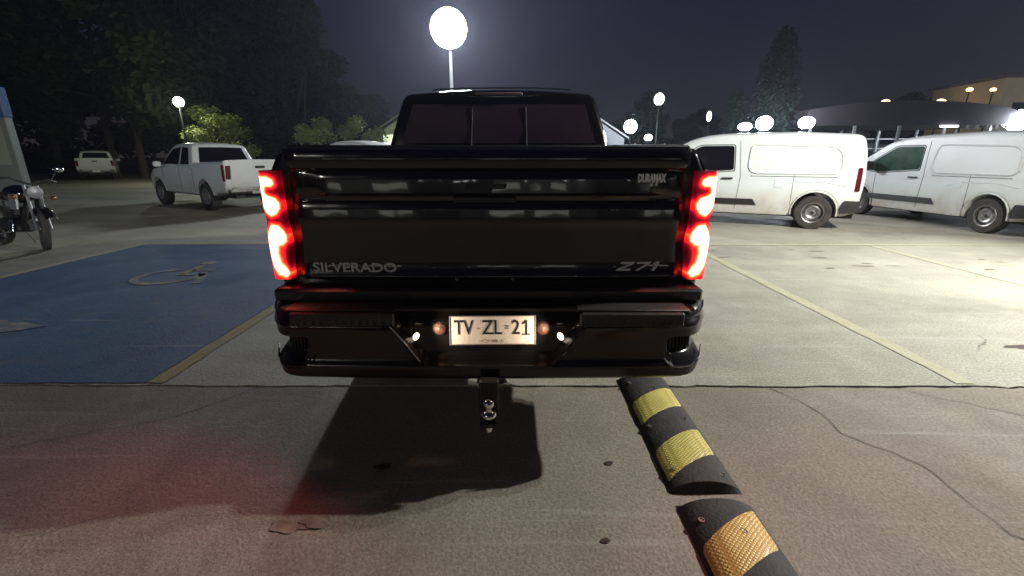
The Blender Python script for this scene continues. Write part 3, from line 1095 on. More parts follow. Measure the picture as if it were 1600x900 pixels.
for sd in (-1, 1):
    lens = MB()
    vs = []
    glow = []
    NZ, NC = 90, 44
    U = [densify([px(p) for p in q], 0.006) for q in (up, lo)]
    for j in range(NZ + 1):
        z = 0.835 + 0.505 * j / NZ
        wst = math.exp(-((z - 1.115) / 0.045) ** 2) * 0.042 + smooth01((0.97 - z) / 0.13) * 0.036 + smooth01((z - 1.30) / 0.04) * 0.018
        inn_ = 0.945 - 0.012 * math.exp(-((z - 1.0) / 0.08) ** 2)
        for i in range(NC + 1):
            u = i / NC
            if u < 0.8:
                x = inn_ + (1.072 - wst - inn_) * (u / 0.8)
                y = lamp_y(x) - 0.003
            else:
                x = 1.072 - wst + 0.006 * (u - 0.8) / 0.2
                y = lamp_y(1.072 - wst) + 0.17 * (u - 0.8) / 0.2
            dd = min(min((-x - q[0]) ** 2 + (z - q[1]) ** 2 for q in P_) for P_ in U) ** 0.5
            if u > 0.8:
                dd += (u - 0.8) * 0.25
            if any(inside((-x, z), P_) for P_ in U):
                dd = 0.0
            lowin = 0.20 * smooth01((1.03 - z) / 0.05) * smooth01((u - 0.05) / 0.15) if u < 0.8 else 0.0
            glow.append(math.exp(-dd / 0.0095) + lowin + 0.04 * math.exp(-dd / 0.02))
            if i == 0:
                y = 0.03
            vs.append((sd * x, y, z))
    lens.add(vs, [(j * (NC + 1) + i, j * (NC + 1) + i + 1, (j + 1) * (NC + 1) + i + 1, (j + 1) * (NC + 1) + i) for j in range(NZ) for i in range(NC)])
    bl = lens.build('brake_light', REDGLOW, truck, 40)
    at_ = bl.data.attributes.new('glow', 'FLOAT', 'POINT')
    for q, g in enumerate(glow):
        at_.data[q].value = g
    for j in (0, NZ):
        cp = MB()
        row = [vs[j * (NC + 1) + i] for i in range(NC + 1)]
        cp.add(row + [(p[0] * 0.97, 0.12, p[2]) for p in row], [(i, i + 1, NC + 2 + i, NC + 1 + i) for i in range(NC)])
        cp.build('lamp_housing', BLACKG, bl, 40)
    for nm, poly, m_, off in (('light_element', up, HOT, 0.003), ('light_element', lo, HOT, 0.003)):
        pp = inset([px(p) for p in poly], 0.002)
        pp = densify([(max(-1.066, p[0]), p[1]) for p in pp], 0.02)
        V, F = fill2d(pp, frange(-1.07, -0.9, 0.015), [])
        mb = MB()
        f = lambda p, d: (sd * abs(p[0]), lamp_y(p[0]) - 0.003 - d, p[1])
        mb.add([f(p, off) for p in V], F)
        mb.build(nm, m_, bl, 0)

for sd in (-1, 1):
    rl = bpy.data.lights.new('brake_glow', 'SPOT')
    rl.energy = 14
    rl.color = (1.0, 0.06, 0.05)
    rl.spot_size = R(165)
    rl.spot_blend = 0.5
    rl.shadow_soft_size = 0.06
    rl.energy = 16 if sd < 0 else 7
    ro = bpy.data.objects.new('brake_glow', rl)
    COL.objects.link(ro)
    ro.parent = truck
    ro.location = (sd * 1.03, -0.06, 1.08)
    ro.rotation_euler = Vector((sd * 0.45, -1, -0.15)).to_track_quat('-Z', 'Y').to_euler()

# rear bumper, a shaped face
zt = [(0.400, 0.82), (0.43, 0.95), (0.47, 1.03), (0.51, 1.065), (0.545, 1.05), (0.575, 1.005), (0.592, 0.985), (0.605, 1.005), (0.62, 1.045), (0.66, 1.07), (0.70, 1.068), (0.72, 1.055), (0.735, 1.035), (0.742, 1.0)]
yt = [(0.400, 0.10), (0.408, 0.02), (0.43, -0.012), (0.475, -0.022), (0.490, -0.026), (0.498, -0.006), (0.52, 0.0), (0.60, 0.004), (0.655, 0.000), (0.672, -0.012), (0.70, 0.012), (0.72, 0.024), (0.735, 0.034), (0.742, 0.060)]
zs_ = sorted(set([0.400, 0.404, 0.408, 0.418] + [0.43 + 0.0104 * k for k in range(31)]))
zs_ = [z for z in zs_ if z <= 0.742]
NB = 180
bp_ = MB()
vs = []


def bumper_y(x, z):
    a = abs(x)
    y = -0.235 + lerp_table(yt, z) + 0.02 * (a / 0.9) ** 2
    y += 0.24 * max(0.0, (a - 0.86) / 0.205) ** 2.6
    wr = 0.29 + (z - 0.50) / 0.20 * 0.15          # half width of the plate recess grows upward
    if z > 0.495:
        y += 0.062 * (1 - smooth01((a - wr) / 0.022)) * smooth01((z - 0.497) / 0.02)
    # corner foothold
    fh = smooth01((a - 0.815) / 0.02) * smooth01((z - 0.475 - 0.10 * max(0, (0.855 - a)) / 0.04) / 0.015) * (1 - smooth01((z - 0.600) / 0.012))
    y += 0.105 * fh
    return y


for z in zs_:
    hwz = lerp_table(zt, z)
    for i in range(NB + 1):
        x = (2 * i / NB - 1) * hwz
        vs.append((x, bumper_y(x, z), z))
nz_ = len(zs_)
bp_.add(vs, [(j * (NB + 1) + i, j * (NB + 1) + i + 1, (j + 1) * (NB + 1) + i + 1, (j + 1) * (NB + 1) + i) for j in range(nz_ - 1) for i in range(NB)])
top = [vs[(nz_ - 1) * (NB + 1) + i] for i in range(NB + 1)]
bp_.add(top + [(p[0], max(0.0, p[1] + 0.02), 0.746) for p in top], [(i, i + 1, NB + 2 + i, NB + 1 + i) for i in range(NB)])
bumper = bp_.build('rear_bumper', BLACKG, truck, 45)
pads = MB()
pads.box(-0.93, 0.93, -0.20, 0.02, 0.735, 0.7475)
pads.box(-1.0, 1.0, -0.11, 0.30, 0.748, 0.812, ch=0.012)
pads.build('bumper_top', BLACKG, truck)
bc_ = MB()
bc_.box(-0.95, 0.95, -0.045, 0.40, 0.43, 0.747)
bc_.box(-1.0, 1.0, 0.075, 0.45, 0.47, 0.75, ch=0.02)
bc_.build('bumper_light_stop', PLASTIC, truck)  # hidden boxes added to close a light gap in the truck's shadow
for sd in (-1, 1):
    pd = MB()
    pd.box(0.41, 0.87, -0.252, -0.225, 0.678, 0.742, ch=0.006)
    pd.box(0.40, 0.90, -0.232, -0.08, 0.742, 0.752, ch=0.004)
    for k in range(13):
        x0 = 0.425 + k * 0.034
        pd.add([(x0, -0.258, 0.688), (x0 + 0.014, -0.258, 0.688), (x0 + 0.030, -0.248, 0.735), (x0 + 0.016, -0.248, 0.735),
                (x0, -0.250, 0.688), (x0 + 0.014, -0.250, 0.688), (x0 + 0.030, -0.230, 0.735), (x0 + 0.016, -0.230, 0.735)],
               [(0, 1, 2, 3), (0, 4, 5, 1), (1, 5, 6, 2), (2, 6, 7, 3), (3, 7, 4, 0)])
    pd.v = [(sd * v[0], v[1], v[2]) for v in pd.v]
    pd.build('step_pad', PLASTIC, bumper, 30)
    ft = MB()
    for k in range(7):
        x0 = 0.858 + k * 0.019
        y0 = bumper_y(x0, 0.55)
        ft.box(x0, x0 + 0.006, y0 - 0.010, y0 + 0.004, 0.495 + 0.002 * k, 0.585)
    ft.v = [(sd * v[0], v[1], v[2]) for v in ft.v]
    ft.build('foothold_tread', PLASTIC, bumper, 30)
    lip = MB()
    P = []
    for a, z in ((0.800, 0.525), (0.820, 0.500), (0.845, 0.480), (0.88, 0.480), (0.93, 0.480), (1.00, 0.488), (1.045, 0.508)):
        P.append((sd * a, bumper_y(a, 0.45) - 0.004, z))
    lip.tube(P, [0.003, 0.004, 0.005, 0.005, 0.0055, 0.005, 0.003], 8)
    lip.build('foothold_lip', CHROME if sd > 0 else BLACKG, bumper, 40)  # right lip in chrome to paint its highlight, left lip black
    ed = MB()
    P = [(sd * a, bumper_y(a, 0.70) - 0.002, z) for a, z in ((0.86, 0.700), (0.91, 0.704), (0.96, 0.708), (1.02, 0.714), (1.052, 0.722))]
    ed.tube(P, 0.004, 6)
    ed.build('bumper_edge_highlight', CHROME if sd > 0 else BLACKG, bumper, 40)  # chrome on the right paints a highlight along the black bumper's edge
    re_ = MB()
    re_.tube([(sd * (0.305 + (z - 0.50) / 0.20 * 0.15), bumper_y(0.33 + (z - 0.50) / 0.20 * 0.15, z) - 0.001, z) for z in (0.505, 0.54, 0.58, 0.62, 0.655, 0.68)], 0.0035, 6)
    re_.build('recess_highlight', ALLOY if sd < 0 else BLACKG, bumper, 40)  # tube added to draw the recess highlight, bright metal on the left
    # plate lamps
    Mx = Matrix.Translation((sd * 0.335, bumper_y(0.335, 0.60) - 0.004, 0.600)) @ Matrix.Rotation(-sd * 0.5, 4, 'Y')
    ll = MB()
    ll.lathe([(0.0005, -0.010), (0.012, -0.008), (0.016, 0.0), (0.017, 0.008)], 16, Mx @ Matrix.Diagonal((0.8, 1, 1.25, 1)), 'y')
    ll.build('plate_lamp', LICLAMP, bumper, 40)
    kn = MB()
    kn.lathe([(0.0005, -0.020), (0.022, -0.017), (0.036, -0.004), (0.040, 0.012)], 20, Matrix.Translation((0.015 + sd * 0.235, -0.172, 0.645)), 'y')
    kn.build('step_cap', mat('bronze_plastic', (0.07, 0.03, 0.02), 0.55, bump=0.5, bscale=90), bumper, 40)
    pl_ = bpy.data.lights.new('plate_light', 'SPOT')
    pl_.energy = 4.6
    pl_.color = (1.0, 0.74, 0.52)
    pl_.spot_size = R(120)
    pl_.spot_blend = 0.9
    pl_.shadow_soft_size = 0.012
    po = bpy.data.objects.new('plate_light', pl_)
    COL.objects.link(po)
    po.parent = truck
    po.location = (sd * 0.30 + 0.01, -0.262, 0.640)
    po.rotation_euler = (Vector((0.02, -0.185, 0.64)) - Vector(po.location)).to_track_quat('-Z', 'Y').to_euler()
PM = Matrix.Translation((0.022, -0.198, 0.643)) @ Matrix.Rotation(R(-10), 4, 'X') @ Matrix.Rotation(R(-0.5), 4, 'Y')
pm = MB()
pm.box(-0.195, 0.195, 0.0, 0.004, -0.066, 0.066, PM, ch=0.0015)
plate = pm.build('license_plate', PLATE, truck, 30)
PT = PM @ RX
for t_, cx_, wd in (('TV', -0.132, 0.088), ('ZL', -0.003, 0.092), ('2', 0.106, 0.036)):
    text_mesh(t_, 0.094, 'plate_characters', PLATEK, plate, PM @ Matrix.Translation((cx_, -0.0006, 0.010)) @ RX, 0.0012, 0.0005, wd)
b_ = MB()
b_.prism([(0.135, -0.023), (0.172, -0.023), (0.172, -0.016), (0.158, -0.016), (0.158, 0.045), (0.150, 0.045), (0.136, 0.034), (0.136, 0.026), (0.150, 0.034), (0.150, -0.016), (0.135, -0.016)], 0.0025, PM @ Matrix.Translation((0, -0.0018, 0)))
b_.build('plate_characters', PLATEK, plate, 0)
text_mesh('=', 0.045, 'plate_characters', PLATEK, plate, PM @ Matrix.Translation((0.066, -0.0006, 0.012)) @ RX, 0.0012, 0.0004, 0.016)
text_mesh('.', 0.07, 'plate_characters', PLATEF, plate, PM @ Matrix.Translation((-0.066, -0.0006, 0.026)) @ RX, 0.0012, 0, 0.008)
text_mesh('CHILE', 0.020, 'plate_small_lettering', PLATEF, plate, PM @ Matrix.Translation((0.0, -0.0006, -0.050)) @ RX, 0.0010, 0, 0.11)
pf = MB()
for (a, b, c, d) in ((-0.197, 0.197, 0.063, 0.067), (-0.197, 0.197, -0.067, -0.063), (-0.197, -0.193, -0.0625, 0.0625), (0.193, 0.197, -0.0625, 0.0625)):
    pf.box(a, b, -0.003, 0.005, c, d, PM)
pf.build('plate_frame', GREYM, plate, 30)
# hitch
hm_ = MB()
hm_.box(-0.058, 0.078, -0.16, 0.10, 0.345, 0.43, ch=0.008)
hm_.box(-0.40, 0.42, -0.02, 0.06, 0.36, 0.42, ch=0.01)
hr = hm_.build('hitch_receiver', PLASTIC, truck)
sh = MB()
sh.box(-0.030, 0.045, -0.30, -0.10, 0.39, 0.435, ch=0.005)
sh.box(-0.036, 0.052, -0.330, -0.285, 0.285, 0.455, ch=0.006)
for k in range(5):
    sh.box(-0.029 + k * 0.0155, -0.021 + k * 0.0155, -0.336, -0.328, 0.37, 0.45)
sh.box(-0.030, 0.045, -0.40, -0.32, 0.262, 0.285, ch=0.005)
tb = sh.build('ball_mount', PLASTIC, truck)
pn = MB()
pn.tube([(0.047, -0.22, 0.412), (0.075, -0.22, 0.412), (0.083, -0.225, 0.395)], 0.006, 8)
pn.build('hitch_pin', STEEL, tb)
ba = MB()
BM = Matrix.Translation((0.008, -0.372, 0))
ba.sphere((0.008, -0.372, 0.368), 0.024, 20, 14)
ba.lathe([(0.013, 0.29), (0.013, 0.35)], 14, BM, 'z')
ba.sphere((0.008, -0.372, 0.316), 0.034, 20, 12, (1, 1, 0.72))
ba.lathe([(0.018, 0.262), (0.018, 0.246), (0.011, 0.242), (0.011, 0.232), (0.0005, 0.231)], 6, BM, 'z')
ba.build('tow_ball', CHROME, tb, 40)
ub = MB()
ub.box(-0.55, 0.55, 0.15, 5.2, 0.45, 0.62)
ub.tube([(-0.80, 1.13, 0.40), (0.80, 1.13, 0.40)], 0.05, 10)
ub.sphere((0, 1.13, 0.40), 0.15, 14, 10)
ub.tube([(0.45, 0.30, 0.40), (0.45, 1.0, 0.42), (0.40, 1.6, 0.45)], 0.045, 10)
ub.lathe([(0.36, -0.10), (0.38, 0.0), (0.36, 0.10), (0.20, 0.10), (0.20, -0.10)], 28, Matrix.Translation((-0.02, 0.55, 0.47)), 'z')
ub.build('underbody', PLASTIC, truck)


# ------------------------------------------------------------------ other vehicles
def heading(h):
    return math.atan2(-h[0], h[1])


def place(o, contact, local, h):
    """turn o to heading h so that its local ground point lands on contact"""
    a = heading(h)
    c, s = math.cos(a), math.sin(a)
    o.rotation_euler = (0, 0, a)
    o.location = (contact[0] - (local[0] * c - local[1] * s), contact[1] - (local[0] * s + local[1] * c), 0)


def lineparts(S, name, pts, sd, r, m, parent, off=0.0):
    mb = MB()
    mb.tube(S.line(pts, sd, off), r, 6)
    return mb.build(name, m, parent, 40)


def make_van(label, glassm, group):
    v = empty('cargo_van', (0, 0, 0), 0, label, 'van', group)
    wb = 2.975
    hw = lambda y, z: 0.915 - 0.13 * max(0, z - 1.0) ** 1.5 - 0.06 * max(0, 0.5 - z) - 0.10 * smooth01((y - 3.2) / 0.8) - 0.03 * smooth01((-0.4 - y) / 0.5)
    o = fillet([(-0.72, 0.34, .05), (-0.76, 0.95, .1), (-0.72, 1.45, .1), (-0.64, 1.79, .12), (0.4, 1.855, .3), (1.9, 1.84, .3), (2.45, 1.74, .25), (3.30, 1.20, .12), (3.72, 1.08, .15), (3.90, 0.78, .1), (3.90, 0.40, .05), (3.82, 0.24, .05)])
    o += list(reversed(arch(wb, 0.385, 0.26))) + [(wb - 0.7, 0.25), (0.6, 0.25)] + list(reversed(arch(0.0, 0.385, 0.26))) + [(-0.52, 0.28)]
    S = Shell(o, hw, 0.07, lambda y, z: 0.05 if z > 1.3 else (0.03 if y < -0.5 else (0.10 if y > 3.6 else 0.0)), 0.1)
    S.mesh('body', WHITEV, v)
    for sd in (-1, 1):
        S.side('side_window', fillet([(1.52, 1.14, .05), (1.56, 1.62, .06), (2.20, 1.62, .08), (3.02, 1.12, .05), (2.5, 1.06, .1)]), sd, glassm, v, off=0.004)
        lineparts(S, 'window_seal', fillet([(1.50, 1.12, .05), (1.54, 1.64, .06), (2.22, 1.64, .08), (3.06, 1.11, .05), (2.5, 1.04, .1)]) + [(1.50, 1.12)], sd, 0.009, SEAM, v, 0.003)
        pan = fillet([(-0.36, 1.08, .16), (-0.32, 1.58, .24), (1.24, 1.64, .12), (1.26, 1.08, .20)])
        S.side('pressed_panel', pan, sd, WHITEV, v, off=0.004, depth=0.016)
        lineparts(S, 'panel_ridge', pan + [pan[0]], sd, 0.020, WHITEV, v, 0.0)
        S.side('door_trim', [(1.02, 0.44), (1.10, 0.56), (2.72, 0.56), (2.80, 0.44)], sd, PLASTIC, v, off=0.018, depth=0.03)
        S.side('sill_trim', [(0.44, 0.262), (0.44, 0.33), (2.52, 0.33), (2.52, 0.262)], sd, WHITEV, v, off=0.012, depth=0.03)
        ap = [(p[0], p[1]) for p in arch(0.0, 0.395, 0.28)]
        lineparts(S, 'wheel_arch_lip', ap, sd, 0.016, PLASTIC if sd > 0 else WHITEV, v, 0.002)
        lineparts(S, 'wheel_arch_lip', [(p[0] + wb, p[1]) for p in ap], sd, 0.016, WHITEV, v, 0.002)
        lineparts(S, 'door_seam', [(1.42, 0.34), (1.38, 1.0), (1.46, 1.72)], sd, 0.0045, SEAM, v)
        lineparts(S, 'door_seam', [(2.56, 0.34), (2.60, 1.0), (2.52, 1.06)], sd, 0.0045, SEAM, v)
        lineparts(S, 'door_seam', [(0.42, 0.45), (0.42, 1.05)], sd, 0.004, SEAM, v)
        lineparts(S, 'body_crease', [(-0.45, 0.86), (-0.1, 0.93), (0.6, 0.92), (0.85, 0.84)], sd, 0.009, WHITEV, v, 0.001)
        S.side('fuel_flap', fillet([(0.55, 0.80, .03), (0.55, 0.98, .03), (0.74, 0.98, .03), (0.74, 0.80, .03)]), sd, WHITEV, v, off=0.007) if sd < 0 else None
        lineparts(S, 'slide_rail', [(-0.30, 1.02), (1.20, 1.02)], sd, 0.006, SEAM, v)
        S.side('door_handle', [(1.52, 0.955), (1.52, 0.985), (1.72, 0.985), (1.72, 0.955)], sd, PLASTIC, v, off=0.03, depth=0.035)
        S.side('tail_light', fillet([(-0.69, 0.76, .02), (-0.68, 1.20, .02), (-0.61, 1.20, .02), (-0.61, 0.76, .02)]), sd, REDLENS, v, off=0.012, depth=0.03)
        S.side('rear_bumper_side', fillet([(-0.71, 0.36), (-0.73, 0.58), (-0.47, 0.58, .03), (-0.41, 0.42), (-0.44, 0.33)]), sd, PLASTIC, v, off=0.02, depth=0.04)
        m_ = MB()
        m_.box(sd * 1.05 - 0.10, sd * 1.05 + 0.10, 2.62, 2.74, 1.10, 1.30, ch=0.03)
        m_.tube([(sd * 0.86, 2.68, 1.14), (sd * 0.98, 2.68, 1.16)], 0.025, 8)
        m_.build('door_mirror', PLASTIC, v)
        S.side('headlight', fillet([(3.42, 0.82, .03), (3.34, 0.98, .03), (3.66, 0.96, .03), (3.78, 0.82, .03)]), sd, mat('headlight_glass', (0.5, 0.52, 0.55), 0.15), v, off=0.006)
        make_wheel(v, sd * 0.80, 0.0, 0.325, 0.205, sd, STEEL, 'steel', 0.62)
        make_wheel(v, sd * 0.80, wb, 0.325, 0.205, sd, STEEL, 'steel', 0.62)
    S.strip('windshield', (2.52, 1.70), (3.24, 1.25), -0.92, 0.92, GLASS, v, off=0.005)
    S.strip('rear_bumper', (-0.725, 0.36), (-0.745, 0.58), -1.0, 1.0, PLASTIC, v, off=0.03, depth=0.05)
    for (a, b) in ((-0.9, -0.04), (0.04, 0.9)):
        S.strip('rear_door_panel', (-0.755, 0.66), (-0.68, 1.66), a, b, WHITEV, v, off=0.006)
    u = MB()
    u.box(-0.7, 0.7, -0.7, 3.6, 0.22, 0.42)
    u.build('underbody', PLASTIC, v)
    return v


vans = 'white cargo vans parked on the right'
van1 = make_van('white cargo van nearest the black pickup, its rear end towards the second van', GLASS, vans)
place(van1, (6.02, 9.05), (-0.86, 0), (-0.90, 0.44))
van2 = make_van('white cargo van at the right edge, greenish driver window and black door strip', GREENGLASS, vans)
place(van2, (9.00, 8.55), (-0.86, 0), (-0.07, 1.0))


def make_pickup(label):
    v = empty('pickup_truck', (0, 0, 0), 0, label, 'pickup truck')
    wb = 3.0
    hw = lambda y, z: 0.905 - 0.10 * abs(z - 0.85) ** 1.6 - 0.09 * smooth01((y - 3.1) / 0.7)
    o = fillet([(-1.16, 0.50, .03), (-1.20, 0.9, .05), (-1.23, 1.32, .02), (-0.9, 1.275, .1), (0.52, 1.25), (0.55, 1.20), (2.75, 1.12, .1), (3.45, 1.05, .15), (3.78, 0.90, .1), (3.85, 0.6, .05), (3.78, 0.36, .05)])
    o += list(reversed(arch(wb, 0.44, 0.40))) + [(wb - 0.8, 0.40), (0.8, 0.40)] + list(reversed(arch(0.0, 0.44, 0.40))) + [(-0.6, 0.48)]
    S = Shell(o, hw, 0.05, lambda y, z: 0.02 if z > 1 else 0.0, 0.1)
    S.mesh('body', WHITEP, v)
    hc = lambda y, z: 0.865 - 0.30 * max(0, z - 1.15) - 0.05 * smooth01((y - 2.0) / 0.8)
    c = fillet([(0.58, 1.12), (0.60, 1.22), (0.80, 1.72, .08), (1.4, 1.775, .2), (2.0, 1.74, .25), (2.95, 1.12)])
    C = Shell(c, hc, 0.06, lambda y, z: 0.035 if z > 1.6 else 0.0, 0.08)
    C.mesh('cab', WHITEP, v)
    C.strip('rear_window', (0.62, 1.26), (0.77, 1.65), -0.86, 0.86, GLASS, v, off=0.005)
    C.strip('windshield', (2.1, 1.68), (2.86, 1.18), -0.9, 0.9, GLASS, v, off=0.005)
    for sd in (-1, 1):
        C.side('side_window', fillet([(0.84, 1.20, .03), (1.00, 1.64, .05), (1.38, 1.67, .03), (1.38, 1.20, .03)]), sd, GLASS, v)
        C.side('side_window', fillet([(1.48, 1.20, .03), (1.48, 1.67, .03), (1.98, 1.62, .06), (2.66, 1.20, .03)]), sd, GLASS, v)
        for q in (0.62, 1.43, 2.55):
            lineparts(S, 'door_seam', [(q, 0.46), (q, 1.13)], sd, 0.005, SEAM, v)
        lineparts(S, 'body_crease', [(-1.1, 1.03), (3.2, 0.98)], sd, 0.008, WHITEP, v, 0.0)
        lineparts(S, 'body_crease', [(0.6, 0.60), (1.8, 0.56), (2.4, 0.66)], sd, 0.010, WHITEP, v, 0.0)
        for q in (0.72, 1.52):
            S.side('door_handle', [(q, 0.99), (q, 1.025), (q + 0.2, 1.025), (q + 0.2, 0.99)], sd, WHITEP, v, off=0.03, depth=0.03)
        S.side('tail_light', fillet([(-1.19, 0.80, .02), (-1.20, 1.20, .02), (-1.08, 1.20, .04), (-1.11, 0.80, .02)]), sd, REDLENS, v, off=0.01, depth=0.03)
        lineparts(S, 'wheel_arch_lip', [(p[0], p[1]) for p in arch(0, 0.45, 0.42)], sd, 0.02, WHITEP, v, 0.0)
        lineparts(S, 'wheel_arch_lip', [(p[0] + wb, p[1]) for p in arch(0, 0.45, 0.42)], sd, 0.02, WHITEP, v, 0.0)
        S.strip('tail_light', (-1.19, 0.80), (-1.22, 1.20), sd * 0.885, sd * 1.02, REDLENS, v, off=0.014)
        m_ = MB()
        m_.box(sd * 1.03 - 0.10, sd * 1.03 + 0.10, 2.42, 2.53, 1.12, 1.28, ch=0.03)
        m_.tube([(sd * 0.84, 2.47, 1.15), (sd * 0.95, 2.47, 1.17)], 0.02, 8)
        m_.build('door_mirror', WHITEP, v)
        make_wheel(v, sd * 0.79, 0.0, 0.37, 0.25, sd, GREYM, 'alloy', 0.58)
        make_wheel(v, sd * 0.79, wb, 0.37, 0.25, sd, GREYM, 'alloy', 0.58)
    tgp = S.strip('tailgate', (-1.19, 0.74), (-1.225, 1.30), -0.87, 0.87, WHITEP, v, off=0.01)
    h = MB()
    h.box(-0.13, 0.13, -1.262, -1.20, 1.11, 1.18, ch=0.015)
    h.build('tailgate_handle', PLASTIC, tgp)
    b = MB()
    b.box(-0.86, 0.86, -1.36, -1.12, 0.50, 0.64, ch=0.04)
    b.box(-0.35, 0.35, -1.37, -1.20, 0.46, 0.58, ch=0.02)
    b.build('rear_bumper', CHROME, v)
    p = MB()
    p.box(-0.18, 0.18, -1.385, -1.372, 0.50, 0.61)
    p.build('license_plate', PLATE, v)
    u = MB()
    u.box(-0.6, 0.6, -1.0, 3.6, 0.34, 0.5)
    u.build('underbody', PLASTIC, v)
    return v


pk = make_pickup('white double cab pickup parked on the left with its tailgate towards the black truck')
place(pk, (-8.17, 12.35), (-0.80, 0), (-0.83, 0.56))
pk2 = copy_tree(pk)
pk2['label'] = 'dim white pickup far away at the left, parked under the dark trees'
place(pk2, (-27.0, 29.0), (-0.8, 0), (-0.62, 0.78))


def make_car(label, paint, hgt=1.0, tall=False, group=None, name='parked_car', cat='car'):
    """small saloon / wagon"""
    v = empty(name, (0, 0, 0), 0, label, cat, group)
    wb = 2.65
    hw = lambda y, z: 0.88 - 0.28 * max(0, z - 0.95 * hgt) - 0.06 * abs(z - 0.7) - 0.12 * smooth01((y - 2.8) / 0.7) - 0.10 * smooth01((-0.5 - y) / 0.5)
    if tall:
        prof_ = [(-0.80, 0.35, .05), (-0.85, 0.9, .1), (-0.70, 1.55, .1), (0.2, 1.70, .3), (1.4, 1.70, .3), (2.45, 1.08, .1), (3.25, 0.98, .15), (3.45, 0.65, .1), (3.38, 0.28, .05)]
    else:
        prof_ = [(-0.95, 0.35, .05), (-1.0, 0.85, .1), (-0.45, 1.0, .1), (0.25, 1.40, .2), (1.1, 1.43, .3), (2.1, 0.98, .1), (3.15, 0.85, .15), (3.4, 0.6, .1), (3.35, 0.26, .05)]
    o = fillet([(p[0], 0.28 + (p[1] - 0.28) * hgt, p[2]) for p in prof_])
    o += list(reversed(arch(wb, 0.37, 0.24))) + [(wb - 0.6, 0.23), (0.6, 0.23)] + list(reversed(arch(0.0, 0.37, 0.24))) + [(-0.55, 0.28)]
    S = Shell(o, hw, 0.06, lambda y, z: 0.04 if z > 0.9 else 0.02, 0.1)
    S.mesh('body', paint, v)
    Z = lambda z: 0.28 + (z - 0.28) * hgt
    for sd in (-1, 1):
        if tall:
            w_ = ([(-0.5, 1.08), (-0.42, 1.45), (0.25, 1.52), (0.25, 1.06)], [(0.33, 1.06), (0.33, 1.53), (1.0, 1.54), (1.0, 1.05)], [(1.1, 1.05), (1.1, 1.54), (1.45, 1.50), (2.15, 1.06)])
        else:
            w_ = ([(-0.05, 1.0), (0.30, 1.28), (0.72, 1.32), (0.72, 0.98)], [(0.80, 0.98), (0.80, 1.33), (1.10, 1.31), (1.78, 0.99)])
        for q in w_:
            S.side('side_window', fillet([(a, Z(b), .03) for a, b in q]), sd, GLASS, v)
        make_wheel(v, sd * 0.76, 0.0, 0.31, 0.2, sd, ALLOY, 'alloy', 0.62)
        make_wheel(v, sd * 0.76, wb, 0.31, 0.2, sd, ALLOY, 'alloy', 0.62)
        S.side('tail_light', [(prof_[1][0] + 0.03, Z(0.74)), (prof_[1][0] + 0.05, Z(0.88)), (prof_[1][0] + 0.26, Z(0.88)), (prof_[1][0] + 0.2, Z(0.74))], sd, REDLENS, v, off=0.01)
    if tall:
        S.strip('rear_window', (-0.80, Z(1.1)), (-0.72, Z(1.48)), -0.85, 0.85, GLASS, v)
        S.strip('windshield', (1.5, Z(1.64)), (2.35, Z(1.14)), -0.9, 0.9, GLASS, v)
    else:
        S.strip('rear_window', (-0.35, Z(1.06)), (0.20, Z(1.37)), -0.85, 0.85, GLASS, v)
        S.strip('windshield', (1.2, Z(1.40)), (2.0, Z(1.03)), -0.9, 0.9, GLASS, v)
    return v


SILV = mat('silver_paint', (0.45, 0.47, 0.48), 0.3, 0.4, 0.3)
DARKP = mat('dark_car_paint', (0.02, 0.018, 0.025), 0.25, 0, 0.5)
MAROON = mat('maroon_paint', (0.07, 0.015, 0.02), 0.25, 0, 0.5)
mb_ = make_car('pale minivan behind the bed of the black pickup, only its roof showing', WHITEP, 1.13, True, name='parked_minivan', cat='minivan')
place(mb_, (-5.0, 15.0), (-0.8, 0), (-0.86, 0.5))
c1 = make_car('dark car between the two white vans, far behind them', DARKP)
place(c1, (15.6, 19.4), (-0.8, 0), (-0.9, 0.4))
c2 = make_car('dark maroon car behind the right taillight of the black pickup', MAROON)
place(c2, (7.6, 18.0), (-0.8, 0), (-0.95, 0.3))
c3 = make_car('silver wagon behind the cab of the black pickup, right side', SILV, 1.0, True)
place(c3, (4.6, 17.0), (-0.8, 0), (-0.9, 0.35))
c4 = make_car('dark low car in the shade left of the white pickup', MAROON)
place(c4, (-18.2, 27.0), (-0.8, 0), (-0.9, 0.4))
c5 = make_car('dark wagon far back below the shed roof', DARKP, 1.0, True)
place(c5, (22.5, 26.5), (-0.8, 0), (-0.8, 0.6))

# ------------------------------------------------------------------ motorcycle
mo = empty('motorcycle', (0, 0, 0), 0, 'black motorcycle at the left edge, front wheel turned towards the truck', 'motorcycle')


def moto_wheel(y, x=0.0, turn=0.0, parent=mo):
    W = MB()
    W.lathe([(0.24, -0.03), (0.27, -0.052), (0.305, -0.045), (0.318, -0.02), (0.318, 0.02), (0.305, 0.045), (0.27, 0.052), (0.24, 0.03), (0.24, -0.03)], 32)
    t = W.build('wheel', TYRE, parent, 40)
    t.location = (x, y, 0.318)
    t.rotation_euler = (0, 0, turn)
    Q = MB()
    Q.lathe([(0.245, -0.025), (0.225, -0.018), (0.225, 0.018), (0.245, 0.025)], 32)
    for k in range(10):
        a = 2 * PI * k / 10
        Q.tube([(0.02 if k % 2 else -0.02, 0.03 * math.cos(a), 0.03 * math.sin(a)), (0, 0.23 * math.cos(a + .15), 0.23 * math.sin(a + .15))], 0.006, 5)
    Q.lathe([(0.001, -0.06), (0.04, -0.055), (0.04, 0.055), (0.001, 0.06)], 14)
    Q.build('rim', PLASTIC, t, 40)
    D = MB()
    D.lathe([(0.14, 0.055), (0.14, 0.060), (0.08, 0.060), (0.08, 0.055)], 24)
    D.build('brake_disc', STEEL, t, 40)
    return t


